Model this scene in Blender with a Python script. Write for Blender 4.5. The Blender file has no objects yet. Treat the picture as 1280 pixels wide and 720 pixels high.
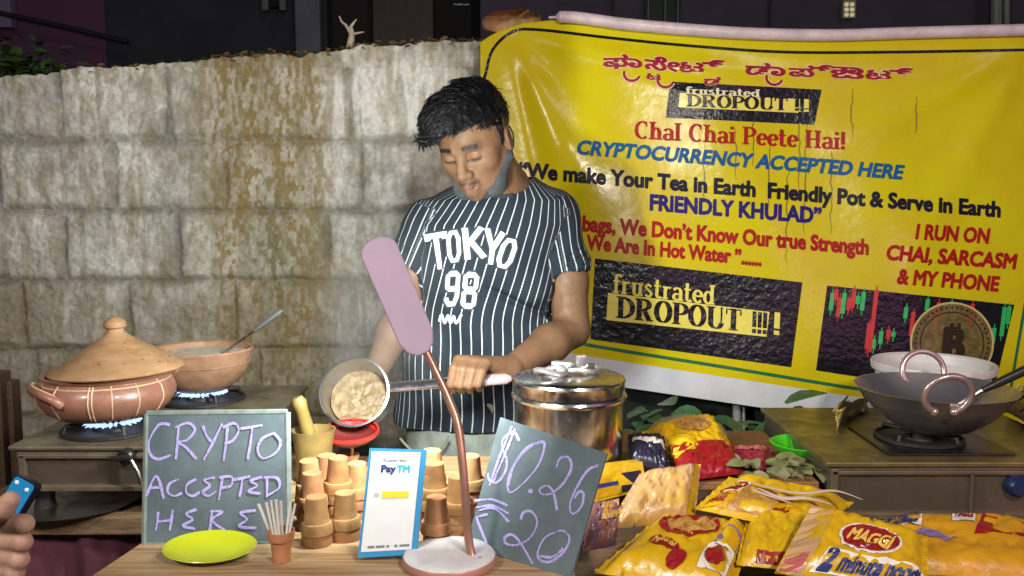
import bpy, bmesh, math, random
import numpy as np
from mathutils import Vector, Matrix, Euler
from mathutils.bvhtree import BVHTree

R = math.radians
random.seed(7)
rng = np.random.default_rng(7)
sc = bpy.context.scene
COL = sc.collection

# ------------------------------------------------------------------ camera
CAM_Z, PITCH, FPX = 1.37, R(5.7), 1100.0
cam = bpy.data.cameras.new('camera')
cam.sensor_width = 36.0
cam.lens = 36.0 * FPX / 1280.0
cam.clip_start, cam.clip_end = 0.05, 200.0
cam_o = bpy.data.objects.new('camera', cam)
COL.objects.link(cam_o)
cam_o.location = (0, 0, CAM_Z)
cam_o.rotation_euler = (R(90) - PITCH, 0, 0)
sc.camera = cam_o

# ------------------------------------------------------------------ night sky, lamps, exposure
world = bpy.data.worlds.new('World')
sc.world = world
world.use_nodes = True
wn = world.node_tree
sky = wn.nodes.new('ShaderNodeTexSky')
sky.sky_type = 'NISHITA'
sky.sun_disc = False
sky.sun_elevation = R(38)
sky.sun_rotation = R(150)
wn.links.new(sky.outputs['Color'], wn.nodes['Background'].inputs['Color'])
wn.nodes['Background'].inputs['Strength'].default_value = 0.012


def lamp(name, typ, loc, energy, color, size=0.1, target=None):
    l = bpy.data.lights.new(name, typ)
    l.energy = energy
    l.color = color
    if typ == 'AREA':
        l.shape = 'RECTANGLE'
        l.size, l.size_y = size if isinstance(size, tuple) else (size, size)
    elif typ == 'SUN':
        l.angle = size
    else:
        l.shadow_soft_size = size
    o = bpy.data.objects.new(name, l)
    COL.objects.link(o)
    o.location = loc
    if target is not None:
        o.rotation_euler = (Vector(target) - Vector(loc)).to_track_quat('-Z', 'Y').to_euler()
    return o


lamp('moon', 'SUN', (3, -4, 6), 0.12, (0.95, 0.9, 1.0), R(6), (-0.6, 2, 0.6))
# unseen fill lights added in front of the stall, one right, one left
lamp('front_fill_right', 'POINT', (0.80, -0.25, 2.15), 104.0, (1.0, 0.94, 0.86), 0.10)
lamp('front_fill_left', 'POINT', (-1.3, -0.2, 2.3), 98.0, (1.0, 0.93, 0.85), 0.16)
# pink shop light down the lane to the right
lamp('pink_shop_light', 'POINT', (1.75, 0.35, 1.5), 11.0, (1.0, 0.28, 0.70), 0.12)

vs = sc.view_settings
vs.view_transform = 'Standard'
vs.look = 'None'
vs.exposure = 0.25
vs.gamma = 1.0
vs.use_curve_mapping = False


# ------------------------------------------------------------------ picture point -> place
def ray(px, py):
    x, y = (px - 640.0) / FPX, -(py - 360.0) / FPX
    return Vector((x, math.cos(PITCH) + y * math.sin(PITCH), -math.sin(PITCH) + y * math.cos(PITCH)))


def P(px, py, Y):
    d = ray(px, py)
    return Vector((0, 0, CAM_Z)) + d * (Y / d.y)


def PZ(px, py, Z):
    d = ray(px, py)
    return Vector((0, 0, CAM_Z)) + d * ((Z - CAM_Z) / d.z)


def MPP(Y):          # metres per picture pixel at depth Y
    return Y / FPX


# ------------------------------------------------------------------ materials
MATS = {}


def mat(name, base, rough=0.6, metal=0.0, var=0.0, scale=20.0, bump=0.0, bscale=60.0, base2=None,
        attr=None, coat=0.0, emit=None, estr=0.0, trans=0.0, stretch=(1, 1, 1), rvar=0.0, alpha=1.0, bdist=0.002,
        contrast=(0.35, 0.65), spec=0.5):
    if name in MATS:
        return MATS[name]
    m = bpy.data.materials.new(name)
    m.use_nodes = True
    nt = m.node_tree
    b = nt.nodes['Principled BSDF']
    b.inputs['Roughness'].default_value = rough
    b.inputs['Metallic'].default_value = metal
    b.inputs['Specular IOR Level'].default_value = spec
    b.inputs['Coat Weight'].default_value = coat
    b.inputs['Transmission Weight'].default_value = trans
    b.inputs['Alpha'].default_value = alpha
    if emit:
        b.inputs['Emission Color'].default_value = (*emit, 1)
        b.inputs['Emission Strength'].default_value = estr
    tc = nt.nodes.new('ShaderNodeTexCoord')
    mp = nt.nodes.new('ShaderNodeMapping')
    mp.inputs['Scale'].default_value = stretch
    nt.links.new(tc.outputs['Object'], mp.inputs['Vector'])
    src = None
    if attr:
        a = nt.nodes.new('ShaderNodeAttribute')
        a.attribute_name = attr
        src = a.outputs['Color']
    if var > 0 or base2 or rvar > 0:
        n = nt.nodes.new('ShaderNodeTexNoise')
        n.inputs['Scale'].default_value = scale
        n.inputs['Detail'].default_value = 7
        n.inputs['Roughness'].default_value = 0.65
        nt.links.new(mp.outputs['Vector'], n.inputs['Vector'])
        cr = nt.nodes.new('ShaderNodeMapRange')
        cr.inputs['From Min'].default_value, cr.inputs['From Max'].default_value = contrast
        nt.links.new(n.outputs['Fac'], cr.inputs['Value'])
        if var > 0 or base2:
            mx = nt.nodes.new('ShaderNodeMix')
            mx.data_type = 'RGBA'
            if src is None:
                c2 = base2 if base2 else tuple(max(0, c * (1 - var)) for c in base)
                mx.inputs[6].default_value = (*base, 1)
                mx.inputs[7].default_value = (*c2, 1)
            else:
                mul = nt.nodes.new('ShaderNodeMix')
                mul.data_type = 'RGBA'
                mul.blend_type = 'MULTIPLY'
                mul.inputs[0].default_value = 1.0
                mul.inputs[7].default_value = (1 - var, 1 - var, 1 - var, 1)
                nt.links.new(src, mul.inputs[6])
                nt.links.new(src, mx.inputs[6])
                nt.links.new(mul.outputs[2], mx.inputs[7])
            nt.links.new(cr.outputs['Result'], mx.inputs[0])
            src = mx.outputs[2]
        if rvar > 0:
            rr = nt.nodes.new('ShaderNodeMapRange')
            rr.inputs['To Min'].default_value = max(0.02, rough - rvar)
            rr.inputs['To Max'].default_value = min(1, rough + rvar)
            nt.links.new(cr.outputs['Result'], rr.inputs['Value'])
            nt.links.new(rr.outputs['Result'], b.inputs['Roughness'])
    if src is None:
        b.inputs['Base Color'].default_value = (*base, 1)
    else:
        nt.links.new(src, b.inputs['Base Color'])
    if bump > 0:
        n2 = nt.nodes.new('ShaderNodeTexNoise')
        n2.inputs['Scale'].default_value = bscale
        n2.inputs['Detail'].default_value = 6
        nt.links.new(mp.outputs['Vector'], n2.inputs['Vector'])
        bp = nt.nodes.new('ShaderNodeBump')
        bp.inputs['Strength'].default_value = bump
        bp.inputs['Distance'].default_value = bdist
        nt.links.new(n2.outputs['Fac'], bp.inputs['Height'])
        nt.links.new(bp.outputs['Normal'], b.inputs['Normal'])
    MATS[name] = m
    return m


# ------------------------------------------------------------------ objects
def tag(o, label=None, cat=None, group=None, kind=None):
    if label:
        o['label'] = label
    if cat:
        o['category'] = cat
    if group:
        o['group'] = group
    if kind:
        o['kind'] = kind
    return o


def empty(name, loc, label=None, cat=None, group=None, kind=None):
    o = bpy.data.objects.new(name, None)
    o.empty_display_size = 0.05
    COL.objects.link(o)
    o.location = loc
    return tag(o, label, cat, group, kind)


def wloc(o):
    v = Vector((0, 0, 0))
    while o is not None:
        v = v + o.location
        o = o.parent
    return v


class MB:
    """collects shapes given in world coordinates; build() links them as ONE mesh object"""

    def __init__(s):
        s.v, s.f, s.mi, s.cm = [], [], [], 0

    def add(s, vs_, fs_):
        k = len(s.v)
        s.v.extend([tuple(v) for v in vs_])
        for f in fs_:
            s.f.append(tuple(i + k for i in f))
            s.mi.append(s.cm)
        return s

    def box(s, c, size, rot=None, bev=0.0, seg=2):
        bm = bmesh.new()
        bmesh.ops.create_cube(bm, size=1)
        bmesh.ops.scale(bm, vec=Vector(size), verts=bm.verts)
        if bev > 0:
            bmesh.ops.bevel(bm, geom=list(bm.edges), offset=bev, segments=seg, profile=0.6, affect='EDGES')
        M = (rot.to_4x4() if rot is not None else Matrix.Identity(4))
        bm.verts.index_update()
        s.add([M @ v.co + Vector(c) for v in bm.verts], [[v.index for v in f.verts] for f in bm.faces])
        bm.free()
        return s

    def lathe(s, prof, c, seg=48, rot=None, ang=2 * math.pi, wob=None):
        """prof: list of (radius, z)"""
        M = rot if rot is not None else Matrix.Identity(3)
        vs_, fs_ = [], []
        full = abs(ang - 2 * math.pi) < 1e-6
        n = seg if full else seg + 1
        for (r, z) in prof:
            for i in range(n):
                a = ang * i / seg
                rr = r * (1 + (wob(a, z) if wob else 0))
                vs_.append(M @ Vector((rr * math.cos(a), rr * math.sin(a), z)) + Vector(c))
        for j in range(len(prof) - 1):
            for i in range(seg):
                i2 = (i + 1) % n
                fs_.append((j * n + i, j * n + i2, (j + 1) * n + i2, (j + 1) * n + i))
        return s.add(vs_, fs_)

    def tube(s, pts, rad, seg=10, cap=True, flat=1.0, up=None):
        pts = [Vector(p) for p in pts]
        n = len(pts)
        rad = rad if hasattr(rad, '__len__') else [rad] * n
        vs_, fs_ = [], []
        prev = None
        for i, p in enumerate(pts):
            t = (pts[min(i + 1, n - 1)] - pts[max(i - 1, 0)]).normalized()
            if prev is None:
                a = Vector(up) if up is not None else (Vector((0, 0, 1)) if abs(t.z) < 0.9 else Vector((1, 0, 0)))
            else:
                a = prev
            u = (a - t * a.dot(t))
            u = u.normalized() if u.length > 1e-6 else t.orthogonal().normalized()
            prev = u
            w = t.cross(u)
            for k in range(seg):
                an = 2 * math.pi * k / seg
                vs_.append(p + u * (rad[i] * flat * math.cos(an)) + w * (rad[i] * math.sin(an)))
        for i in range(n - 1):
            for k in range(seg):
                k2 = (k + 1) % seg
                fs_.append((i * seg + k, i * seg + k2, (i + 1) * seg + k2, (i + 1) * seg + k))
        if cap:
            fs_.append(tuple(range(seg))[::-1])
            fs_.append(tuple((n - 1) * seg + k for k in range(seg)))
        return s.add(vs_, fs_)

    def sphere(s, c, r, seg=20, rings=12, rot=None):
        r = r if hasattr(r, '__len__') else (r, r, r)
        M = rot if rot is not None else Matrix.Identity(3)
        vs_, fs_ = [], []
        for j in range(rings + 1):
            t = math.pi * j / rings
            for i in range(seg):
                a = 2 * math.pi * i / seg
                vs_.append(M @ Vector((r[0] * math.sin(t) * math.cos(a), r[1] * math.sin(t) * math.sin(a), r[2] * math.cos(t))) + Vector(c))
        for j in range(rings):
            for i in range(seg):
                i2 = (i + 1) % seg
                fs_.append((j * seg + i, (j + 1) * seg + i, (j + 1) * seg + i2, j * seg + i2))
        return s.add(vs_, fs_)

    def grid(s, fn, nu, nv):
        vs_ = [fn(i / nu, j / nv) for j in range(nv + 1) for i in range(nu + 1)]
        fs_ = [(j * (nu + 1) + i, j * (nu + 1) + i + 1, (j + 1) * (nu + 1) + i + 1, (j + 1) * (nu + 1) + i)
               for j in range(nv) for i in range(nu)]
        return s.add(vs_, fs_)

    def prism(s, outline, th, M):
        """outline: 2-D points, extruded th along local +z, placed by 4x4 M"""
        n = len(outline)
        vs_ = [M @ Vector((x, y, 0)) for x, y in outline] + [M @ Vector((x, y, th)) for x, y in outline]
        fs_ = [tuple(range(n))[::-1], tuple(range(n, 2 * n))] + [(i, (i + 1) % n, n + (i + 1) % n, n + i) for i in range(n)]
        return s.add(vs_, fs_)

    def build(s, name, m, parent=None, loc=None, smooth=True, angle=40, **kw):
        me = bpy.data.meshes.new(name)
        base = wloc(parent) if parent is not None else Vector(loc if loc is not None else (0, 0, 0))
        V = np.array(s.v, dtype=np.float64).reshape(-1, 3) - np.array(base)
        me.from_pydata(V.tolist(), [], s.f)
        ms = m if isinstance(m, (list, tuple)) else [m]
        for x in ms:
            me.materials.append(x)
        me.polygons.foreach_set('material_index', s.mi)
        me.update()
        bm = bmesh.new()
        bm.from_mesh(me)
        bmesh.ops.remove_doubles(bm, verts=bm.verts, dist=1e-6)
        if not kw.pop('keepn', False):
            bmesh.ops.recalc_face_normals(bm, faces=bm.faces)
        bm.to_mesh(me)
        bm.free()
        if smooth:
            me.shade_smooth()
            if angle is not None:
                me.set_sharp_from_angle(angle=R(angle))
        o = bpy.data.objects.new(name, me)
        COL.objects.link(o)
        if parent is not None:
            o.parent = parent
        else:
            o.location = base
        return tag(o, **kw)


def raw_obj(name, V, F, m, parent=None, loc=(0, 0, 0), smooth=True, color=None, fattr=None, **kw):
    """numpy arrays -> mesh object"""
    me = bpy.data.meshes.new(name)
    base = np.array(wloc(parent) if parent is not None else loc)
    me.from_pydata((np.asarray(V) - base).tolist(), [], F.tolist() if hasattr(F, 'tolist') else F)
    if smooth:
        me.shade_smooth()
    me.materials.append(m)
    if color is not None:
        a = me.color_attributes.new('Col', 'FLOAT_COLOR', 'POINT')
        c = np.ones((len(V), 4), np.float32)
        c[:, :3] = color
        a.data.foreach_set('color', c.ravel())
    if fattr is not None:
        for k, val in fattr.items():
            a = me.attributes.new(k, 'FLOAT', 'POINT')
            a.data.foreach_set('value', np.asarray(val, np.float32))
    o = bpy.data.objects.new(name, me)
    COL.objects.link(o)
    if parent is not None:
        o.parent = parent
    else:
        o.location = base
    return tag(o, **kw)


def copy_tree(o, parent=None):
    c = o.copy()
    COL.objects.link(c)
    c.parent = parent
    for ch in list(o.children):
        copy_tree(ch, c)
    return c


# ------------------------------------------------------------------ value noise in numpy
_vt = {}


def vnoise(x, y, seed=0, z=None):
    if seed not in _vt:
        _vt[seed] = np.random.default_rng(seed).random((64, 64))
    T = _vt[seed]
    xi, yi = np.floor(x).astype(int), np.floor(y).astype(int)
    fx, fy = x - xi, y - yi
    fx, fy = fx * fx * (3 - 2 * fx), fy * fy * (3 - 2 * fy)
    g = lambda a, b: T[a & 63, b & 63]
    return (g(xi, yi) * (1 - fx) + g(xi + 1, yi) * fx) * (1 - fy) + (g(xi, yi + 1) * (1 - fx) + g(xi + 1, yi + 1) * fx) * fy


def fbm(x, y, seed=0, octv=4):
    s, a, t = 0, 0.5, 0
    for i in range(octv):
        s = s + a * vnoise(x * 2 ** i, y * 2 ** i, seed + i)
        t += a
        a *= 0.55
    return s / t


def sstep(a, b, x):
    t = np.clip((x - a) / (b - a), 0, 1)
    return t * t * (3 - 2 * t)


# ------------------------------------------------------------------ signed distance fields -> one smooth skin
class Field:
    def __init__(s, lo, hi, h):
        s.lo, s.h = np.array(lo, float), h
        s.n = np.ceil((np.array(hi) - s.lo) / h).astype(int) + 1
        s.F = np.full(s.n, 0.08, np.float32)

    def _win(s, lo, hi):
        a = np.clip(np.floor((np.array(lo) - s.lo) / s.h).astype(int), 0, s.n)
        b = np.clip(np.ceil((np.array(hi) - s.lo) / s.h).astype(int) + 1, 0, s.n)
        sl = tuple(slice(i, j) for i, j in zip(a, b))
        g = [s.lo[d] + s.h * np.arange(a[d], b[d]) for d in range(3)]
        X, Y, Z = np.meshgrid(*g, indexing='ij')
        return sl, X, Y, Z

    def put(s, fn, lo, hi, k=0.01, op='add', pad=0.03):
        lo, hi = np.array(lo) - pad - k, np.array(hi) + pad + k
        sl, X, Y, Z = s._win(lo, hi)
        if X.size == 0:
            return
        d = fn(X, Y, Z)
        a = s.F[sl]
        if op == 'add':
            h = np.clip(0.5 + 0.5 * (a - d) / k, 0, 1)
            s.F[sl] = a * (1 - h) + d * h - k * h * (1 - h)
        else:
            h = np.clip(0.5 - 0.5 * (a + d) / k, 0, 1)
            s.F[sl] = a * (1 - h) - d * h + k * h * (1 - h)

    def cap(s, a, b, r0, r1=None, k=0.01, op='add', flat=False):
        a, b = np.array(a, float), np.array(b, float)
        r1 = r0 if r1 is None else r1
        ab = b - a
        L2 = max(1e-9, ab @ ab)

        def fn(X, Y, Z):
            t = np.clip(((X - a[0]) * ab[0] + (Y - a[1]) * ab[1] + (Z - a[2]) * ab[2]) / L2, 0, 1)
            d = np.sqrt((X - a[0] - t * ab[0]) ** 2 + (Y - a[1] - t * ab[1]) ** 2 + (Z - a[2] - t * ab[2]) ** 2) - (r0 + t * (r1 - r0))
            if flat:
                d = np.maximum(d, ((X - b[0]) * ab[0] + (Y - b[1]) * ab[1] + (Z - b[2]) * ab[2]) / np.sqrt(L2))
            return d
        m = max(r0, r1)
        s.put(fn, np.minimum(a, b) - m, np.maximum(a, b) + m, k, op)

    def ell(s, c, r, rot=None, k=0.01, op='add'):
        c, r = np.array(c, float), np.array(r, float)
        M = np.array(rot).T if rot is not None else np.eye(3)

        def fn(X, Y, Z):
            x, y, z = X - c[0], Y - c[1], Z - c[2]
            p = [M[i, 0] * x + M[i, 1] * y + M[i, 2] * z for i in range(3)]
            k0 = np.sqrt(sum((p[i] / r[i]) ** 2 for i in range(3)))
            k1 = np.sqrt(sum((p[i] / r[i] ** 2) ** 2 for i in range(3))) + 1e-9
            return k0 * (k0 - 1) / k1
        m = max(r)
        s.put(fn, c - m, c + m, k, op)

    def mesh(s):
        F = s.F
        neg = F < 0
        nx, ny, nz = F.shape
        cs = [(i, j, k) for i in (0, 1) for j in (0, 1) for k in (0, 1)]
        sub = lambda A, c: A[c[0]:nx - 1 + c[0], c[1]:ny - 1 + c[1], c[2]:nz - 1 + c[2]]
        cnt = sum(sub(neg, c).astype(np.int8) for c in cs)
        act = (cnt > 0) & (cnt < 8)
        I = np.argwhere(act)
        idx = np.full(act.shape, -1, np.int64)
        idx[act] = np.arange(len(I))
        acc = np.zeros((len(I), 3))
        num = np.zeros(len(I))
        for a in cs:
            for d in range(3):
                if a[d] == 0:
                    b = list(a)
                    b[d] = 1
                    fa = F[I[:, 0] + a[0], I[:, 1] + a[1], I[:, 2] + a[2]].astype(float)
                    fb = F[I[:, 0] + b[0], I[:, 1] + b[1], I[:, 2] + b[2]].astype(float)
                    m = (fa < 0) != (fb < 0)
                    t = np.where(m, fa / np.where(m, fa - fb, 1), 0)
                    p = np.array(a, float)[None, :] + t[:, None] * (np.array(b) - np.array(a))[None, :]
                    acc += np.where(m[:, None], p, 0)
                    num += m
        V = s.lo + s.h * (I + acc / num[:, None])
        Q = []
        for d in range(3):
            e1, e2 = [(1, 2), (2, 0), (0, 1)][d]
            lo = [slice(1, -1)] * 3
            A = [slice(1, n - 1) for n in F.shape]
            A[d] = slice(0, F.shape[d] - 1)
            B = list(A)
            B[d] = slice(1, F.shape[d])
            na, nb = neg[tuple(A)], neg[tuple(B)]
            ch = np.argwhere(na != nb)
            if len(ch) == 0:
                continue
            inside = na[na != nb]
            off = np.ones(3, int)
            off[d] = 0
            ch = ch + off
            u = np.zeros(3, int)
            u[e1] = 1
            w = np.zeros(3, int)
            w[e2] = 1
            g = lambda o_: idx[o_[:, 0], o_[:, 1], o_[:, 2]]
            q = np.stack([g(ch - u - w), g(ch - w), g(ch), g(ch - u)], 1)
            q[~inside] = q[~inside][:, ::-1]
            Q.append(q)
        return V, np.concatenate(Q)


def relax(V, F, it=2, lam=0.5):
    E = np.concatenate([F[:, [0, 1]], F[:, [1, 2]], F[:, [2, 3]], F[:, [3, 0]]])
    n = len(V)
    for _ in range(it):
        S, C = np.zeros((n, 3)), np.zeros(n)
        np.add.at(S, E[:, 0], V[E[:, 1]])
        np.add.at(C, E[:, 0], 1)
        np.add.at(S, E[:, 1], V[E[:, 0]])
        np.add.at(C, E[:, 1], 1)
        V = V + lam * (S / np.maximum(C, 1)[:, None] - V)
    return V


# ------------------------------------------------------------------ lettering
_tcache = {}


def text2d(s, shear=0.0, bold=0.0, spacing=1.0):
    """flat lettering as (verts [x,y,layer], faces); cap height 1, starts at x=0; layer keeps strokes off each other"""
    key = (s, shear, bold, spacing)
    if key in _tcache:
        return _tcache[key]
    c = bpy.data.curves.new('lettering', 'FONT')
    c.body, c.shear, c.resolution_u, c.space_character = s, shear, 3, spacing
    o = bpy.data.objects.new('lettering', c)
    COL.objects.link(o)
    dg = bpy.context.evaluated_depsgraph_get()
    me = bpy.data.meshes.new_from_object(o.evaluated_get(dg))
    V = [list(v.co)[:2] + [0] for v in me.vertices]
    F = [tuple(p.vertices) for p in me.polygons]
    bm = bmesh.new()
    bm.from_mesh(me)
    bmesh.ops.remove_doubles(bm, verts=bm.verts, dist=1e-5)
    E = [(e.verts[0].co.copy(), e.verts[1].co.copy()) for e in bm.edges if len(e.link_faces) == 1]
    bm.free()
    bpy.data.objects.remove(o)
    bpy.data.curves.remove(c)
    bpy.data.meshes.remove(me)
    H = 0.70
    if bold > 0:
        w = bold * H
        for i, (a, b) in enumerate(E):
            d = (b - a)
            if d.length < 1e-6:
                continue
            d.normalize()
            nrm = Vector((-d.y, d.x, 0))
            a2, b2 = a - d * w * 0.6, b + d * w * 0.6
            k = len(V)
            L = 1 + i % 5
            for q in (a2 - nrm * w, b2 - nrm * w, b2 + nrm * w, a2 + nrm * w):
                V.append([q.x, q.y, L])
            F.append((k, k + 1, k + 2, k + 3))
    V = [[v[0] / H, v[1] / H, v[2]] for v in V]
    _tcache[key] = (V, F)
    return V, F


def fit(VF, width):
    V, F = VF
    x0, x1 = min(v[0] for v in V), max(v[0] for v in V)
    k = width / (x1 - x0)
    return [[(v[0] - x0) * k, v[1], v[2]] for v in V], F


def stroke2d(pts, w, layer=0, wfun=None):
    """ribbon along a polyline"""
    V, F = [], []
    n = len(pts)
    for i, p in enumerate(pts):
        a, b = pts[max(i - 1, 0)], pts[min(i + 1, n - 1)]
        dx, dy = b[0] - a[0], b[1] - a[1]
        L = math.hypot(dx, dy) or 1
        ww = wfun(dx / L, dy / L, i / (n - 1)) if wfun else w
        V += [[p[0] - dy / L * ww / 2, p[1] + dx / L * ww / 2, layer], [p[0] + dy / L * ww / 2, p[1] - dx / L * ww / 2, layer]]
    for i in range(n - 1):
        F.append((2 * i, 2 * i + 1, 2 * i + 3, 2 * i + 2))
    return V, F


def join2d(parts):
    V, F = [], []
    for v, f in parts:
        k = len(V)
        V += [list(q) for q in v]
        F += [tuple(i + k for i in q) for q in f]
    return V, F


def arc(cx, cy, rx, ry, a0, a1, n=18):
    return [(cx + rx * math.cos(R(a0 + (a1 - a0) * i / n)), cy + ry * math.sin(R(a0 + (a1 - a0) * i / n))) for i in range(n + 1)]


def cr(pts, n=8):
    """Catmull-Rom through points"""
    out = []
    P_ = [pts[0]] + list(pts) + [pts[-1]]
    dim = len(pts[0])
    for i in range(1, len(P_) - 2):
        p0, p1, p2, p3 = P_[i - 1], P_[i], P_[i + 1], P_[i + 2]
        for j in range(n):
            t = j / n
            out.append(tuple(0.5 * ((2 * p1[d]) + (-p0[d] + p2[d]) * t + (2 * p0[d] - 5 * p1[d] + 4 * p2[d] - p3[d]) * t * t + (-p0[d] + 3 * p1[d] - 3 * p2[d] + p3[d]) * t ** 3) for d in range(dim)))
    out.append(tuple(pts[-1]))
    return [Vector(o_) for o_ in out] if dim == 3 else out


# a heavy book face with serifs, for the lines set that way on the banner: T thick, t thin
def serif2d(s, T=0.2, t=0.075, sp=0.12):
    parts, x, lay = [], 0.0, [0]

    def add(pts, w=None):
        lay[0] += 1
        wf = None if w else (lambda dx, dy, u: t + (T - t) * abs(dy) ** 1.3)
        parts.append(stroke2d([(x + a, b) for a, b in pts], w, lay[0] % 7, wf))

    def V(cx, y0, y1, sb=True, st=True, w=T):
        add([(cx, y0), (cx, y1)], w)
        for on, yy in ((sb, y0 + t / 2), (st, y1 - t / 2)):
            if on:
                add([(cx - w * 0.85, yy), (cx + w * 0.85, yy)], t)
    X = 0.66
    for ch in s:
        w = 0.4
        if ch == ' ':
            x += 0.36
            continue
        if ch == '!':
            add([(0.12, 0.28), (0.12, 1.0)], T)
            add([(0.12, 0.0), (0.12, 0.19)], T)
            w = 0.22
        elif ch == 'D':
            V(0.16, 0, 1)
            add(arc(0.2, 0.5, 0.5, 0.47, -90, 90)); w = 0.78
        elif ch == 'R':
            V(0.16, 0, 1)
            add(arc(0.3, 0.74, 0.3, 0.23, -90, 90)); add([(0.16, 0.965), (0.32, 0.965)], t); add([(0.2, 0.5), (0.34, 0.5)], t)
            add([(0.38, 0.5), (0.62, 0.04)], T * 0.9); add([(0.5, 0.035), (0.8, 0.035)], t); w = 0.8
        elif ch == 'P':
            V(0.16, 0, 1)
            add(arc(0.3, 0.72, 0.3, 0.245, -90, 90)); add([(0.16, 0.965), (0.32, 0.965)], t); add([(0.2, 0.47), (0.34, 0.47)], t); w = 0.66
        elif ch == 'O':
            add(arc(0.38, 0.5, 0.3, 0.47, 90, 450, 30)); w = 0.76
        elif ch == 'U':
            V(0.17, 0.28, 1, sb=False)
            add(arc(0.41, 0.28, 0.24, 0.26, 180, 360)); V(0.65, 0.28, 1, sb=False, w=t * 1.2); w = 0.78
        elif ch == 'T':
            V(0.36, 0, 1, st=False)
            add([(0.02, 0.96), (0.7, 0.96)], t); add([(0.04, 0.98), (0.04, 0.72)], t); add([(0.68, 0.98), (0.68, 0.72)], t); w = 0.72
        elif ch == 'C':
            add(arc(0.42, 0.5, 0.31, 0.47, 55, 310, 26)); add([(0.62, 0.98), (0.62, 0.7)], t); w = 0.74
        elif ch == 'H':
            V(0.16, 0, 1)
            V(0.64, 0, 1); add([(0.16, 0.5), (0.64, 0.5)], t); w = 0.82
        elif ch == 'h':
            V(0.14, 0, 1)
            add(arc(0.32, X * 0.62, 0.17, X * 0.36, 180, 0)); V(0.49, 0, X * 0.62, st=False); w = 0.64
        elif ch == 'a':
            add(arc(0.25, X * 0.68, 0.18, X * 0.28, 160, 0)); V(0.43, 0, X * 0.68, sb=True, st=False)
            add(arc(0.24, X * 0.27, 0.17, X * 0.24, 60, 330)); w = 0.54
        elif ch == 'l':
            V(0.14, 0, 1); w = 0.28
        elif ch == 'i':
            V(0.14, 0, X); add([(0.14, 0.8), (0.14, 0.97)], T); w = 0.28
        elif ch == 'e':
            add(arc(0.27, X / 2, 0.2, X * 0.46, 0, 320, 24)); add([(0.08, X * 0.52), (0.47, X * 0.52)], t); w = 0.5
        elif ch == 't':
            add([(0.16, 0.95), (0.16, 0.16)], T); add(arc(0.28, 0.16, 0.12, 0.13, 180, 330)); add([(0.0, X - 0.03), (0.36, X - 0.03)], t); w = 0.4
        elif ch == 'f':
            V(0.16, 0, 0.78, st=False); add(arc(0.29, 0.78, 0.13, 0.19, 180, 20)); add([(0.0, X - 0.03), (0.36, X - 0.03)], t); w = 0.38
        elif ch == 'r':
            V(0.14, 0, X); add(arc(0.32, X * 0.66, 0.16, X * 0.28, 170, 50)); w = 0.46
        elif ch == 'u':
            V(0.14, 0.2, X, sb=False); add(arc(0.3, 0.2, 0.16, 0.18, 180, 360)); V(0.47, 0, X); w = 0.62
        elif ch == 's':
            add(cr([(0.36, X * 0.82), (0.2, X * 0.97), (0.07, X * 0.76), (0.22, X * 0.54), (0.38, X * 0.27), (0.22, X * 0.03), (0.06, X * 0.18)], 6), (t + T) / 2); w = 0.44
        elif ch == 'd':
            add(arc(0.26, X / 2, 0.19, X * 0.46, 20, 340)); V(0.45, 0, 1); w = 0.6
        x += w + sp * 0.5
    return join2d(parts)


def lay2d(mb, VF, fn, lift=6e-5):
    """map flat (x, y, layer) art through fn(x, y, h) -> place; h is the height above the surface in metres"""
    V, F = VF
    mb.add([fn(v[0], v[1], v[2] * lift) for v in V], F)


def line_px(VF, p0, p1, cap_px, width=None):
    """set art (cap height 1) on a baseline between two picture points; returns art in picture pixels"""
    dx, dy = p1[0] - p0[0], p1[1] - p0[1]
    L = math.hypot(dx, dy)
    V, F = fit(VF, L)
    ux, uy = dx / L, dy / L
    return [[p0[0] + v[0] * ux + v[1] * cap_px * uy * 0.35, p0[1] + v[0] * uy - v[1] * cap_px, v[2]] for v in V], F
# ================================================================== setting
# ---- ground
g = MB()
g.grid(lambda u, v: Vector((-60 + 120 * u, -40 + 140 * v, 0)), 24, 24)
g.build('ground', mat('earth', (0.07, 0.055, 0.045), 0.95, var=0.5, scale=3, bump=0.5, bscale=12, bdist=0.02), kind='structure', smooth=False)

# ---- dark houses across the lane behind the wall
BY = 6.6


def bq(mb, x0, y0, x1, y1, Y, th):
    """slab covering a picture rectangle at depth Y"""
    a, b = P(x0, y1, Y), P(x1, y0, Y)
    mb.box(((a.x + b.x) / 2, Y + th / 2, (a.z + b.z) / 2), (b.x - a.x, th, b.z - a.z), bev=0.01)
    return mb


house = empty('house', (P(300, 100, BY).x, BY, 0), 'dark plastered house behind the left half of the block wall, slate with painted magenta glow', 'house')
xa, xb, xc = P(-160, 0, BY).x, P(130, 0, BY).x, P(408, 0, BY).x
xd = P(603, 0, BY).x
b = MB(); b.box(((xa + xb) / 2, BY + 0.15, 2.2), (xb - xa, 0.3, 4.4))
b.build('glow_tinted_wall', mat('magenta_glow_tint', (0.12, 0.028, 0.075), 0.7, var=0.5, scale=2.5, base2=(0.07, 0.035, 0.08), bump=0.2), house, smooth=False)  # magenta glow of an unseen neon, put into this wall's colour
b = MB(); b.box(((xb + xc) / 2, BY + 0.16, 2.2), (xc - xb, 0.3, 4.4))
b.build('plaster_wall', mat('slate_plaster', (0.03, 0.033, 0.043), 0.8, var=0.4, scale=3, bump=0.2), house, smooth=False)
b = MB(); bq(b, 371, -60, 398, 130, BY - 0.12, 0.1)
b.build('pillar', mat('pillar_grey', (0.16, 0.17, 0.18), 0.8, var=0.3, scale=6), house, smooth=False)
b = MB(); b.box(((xc + xd) / 2, BY + 0.35, 2.2), (xd - xc, 0.3, 4.4))
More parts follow.
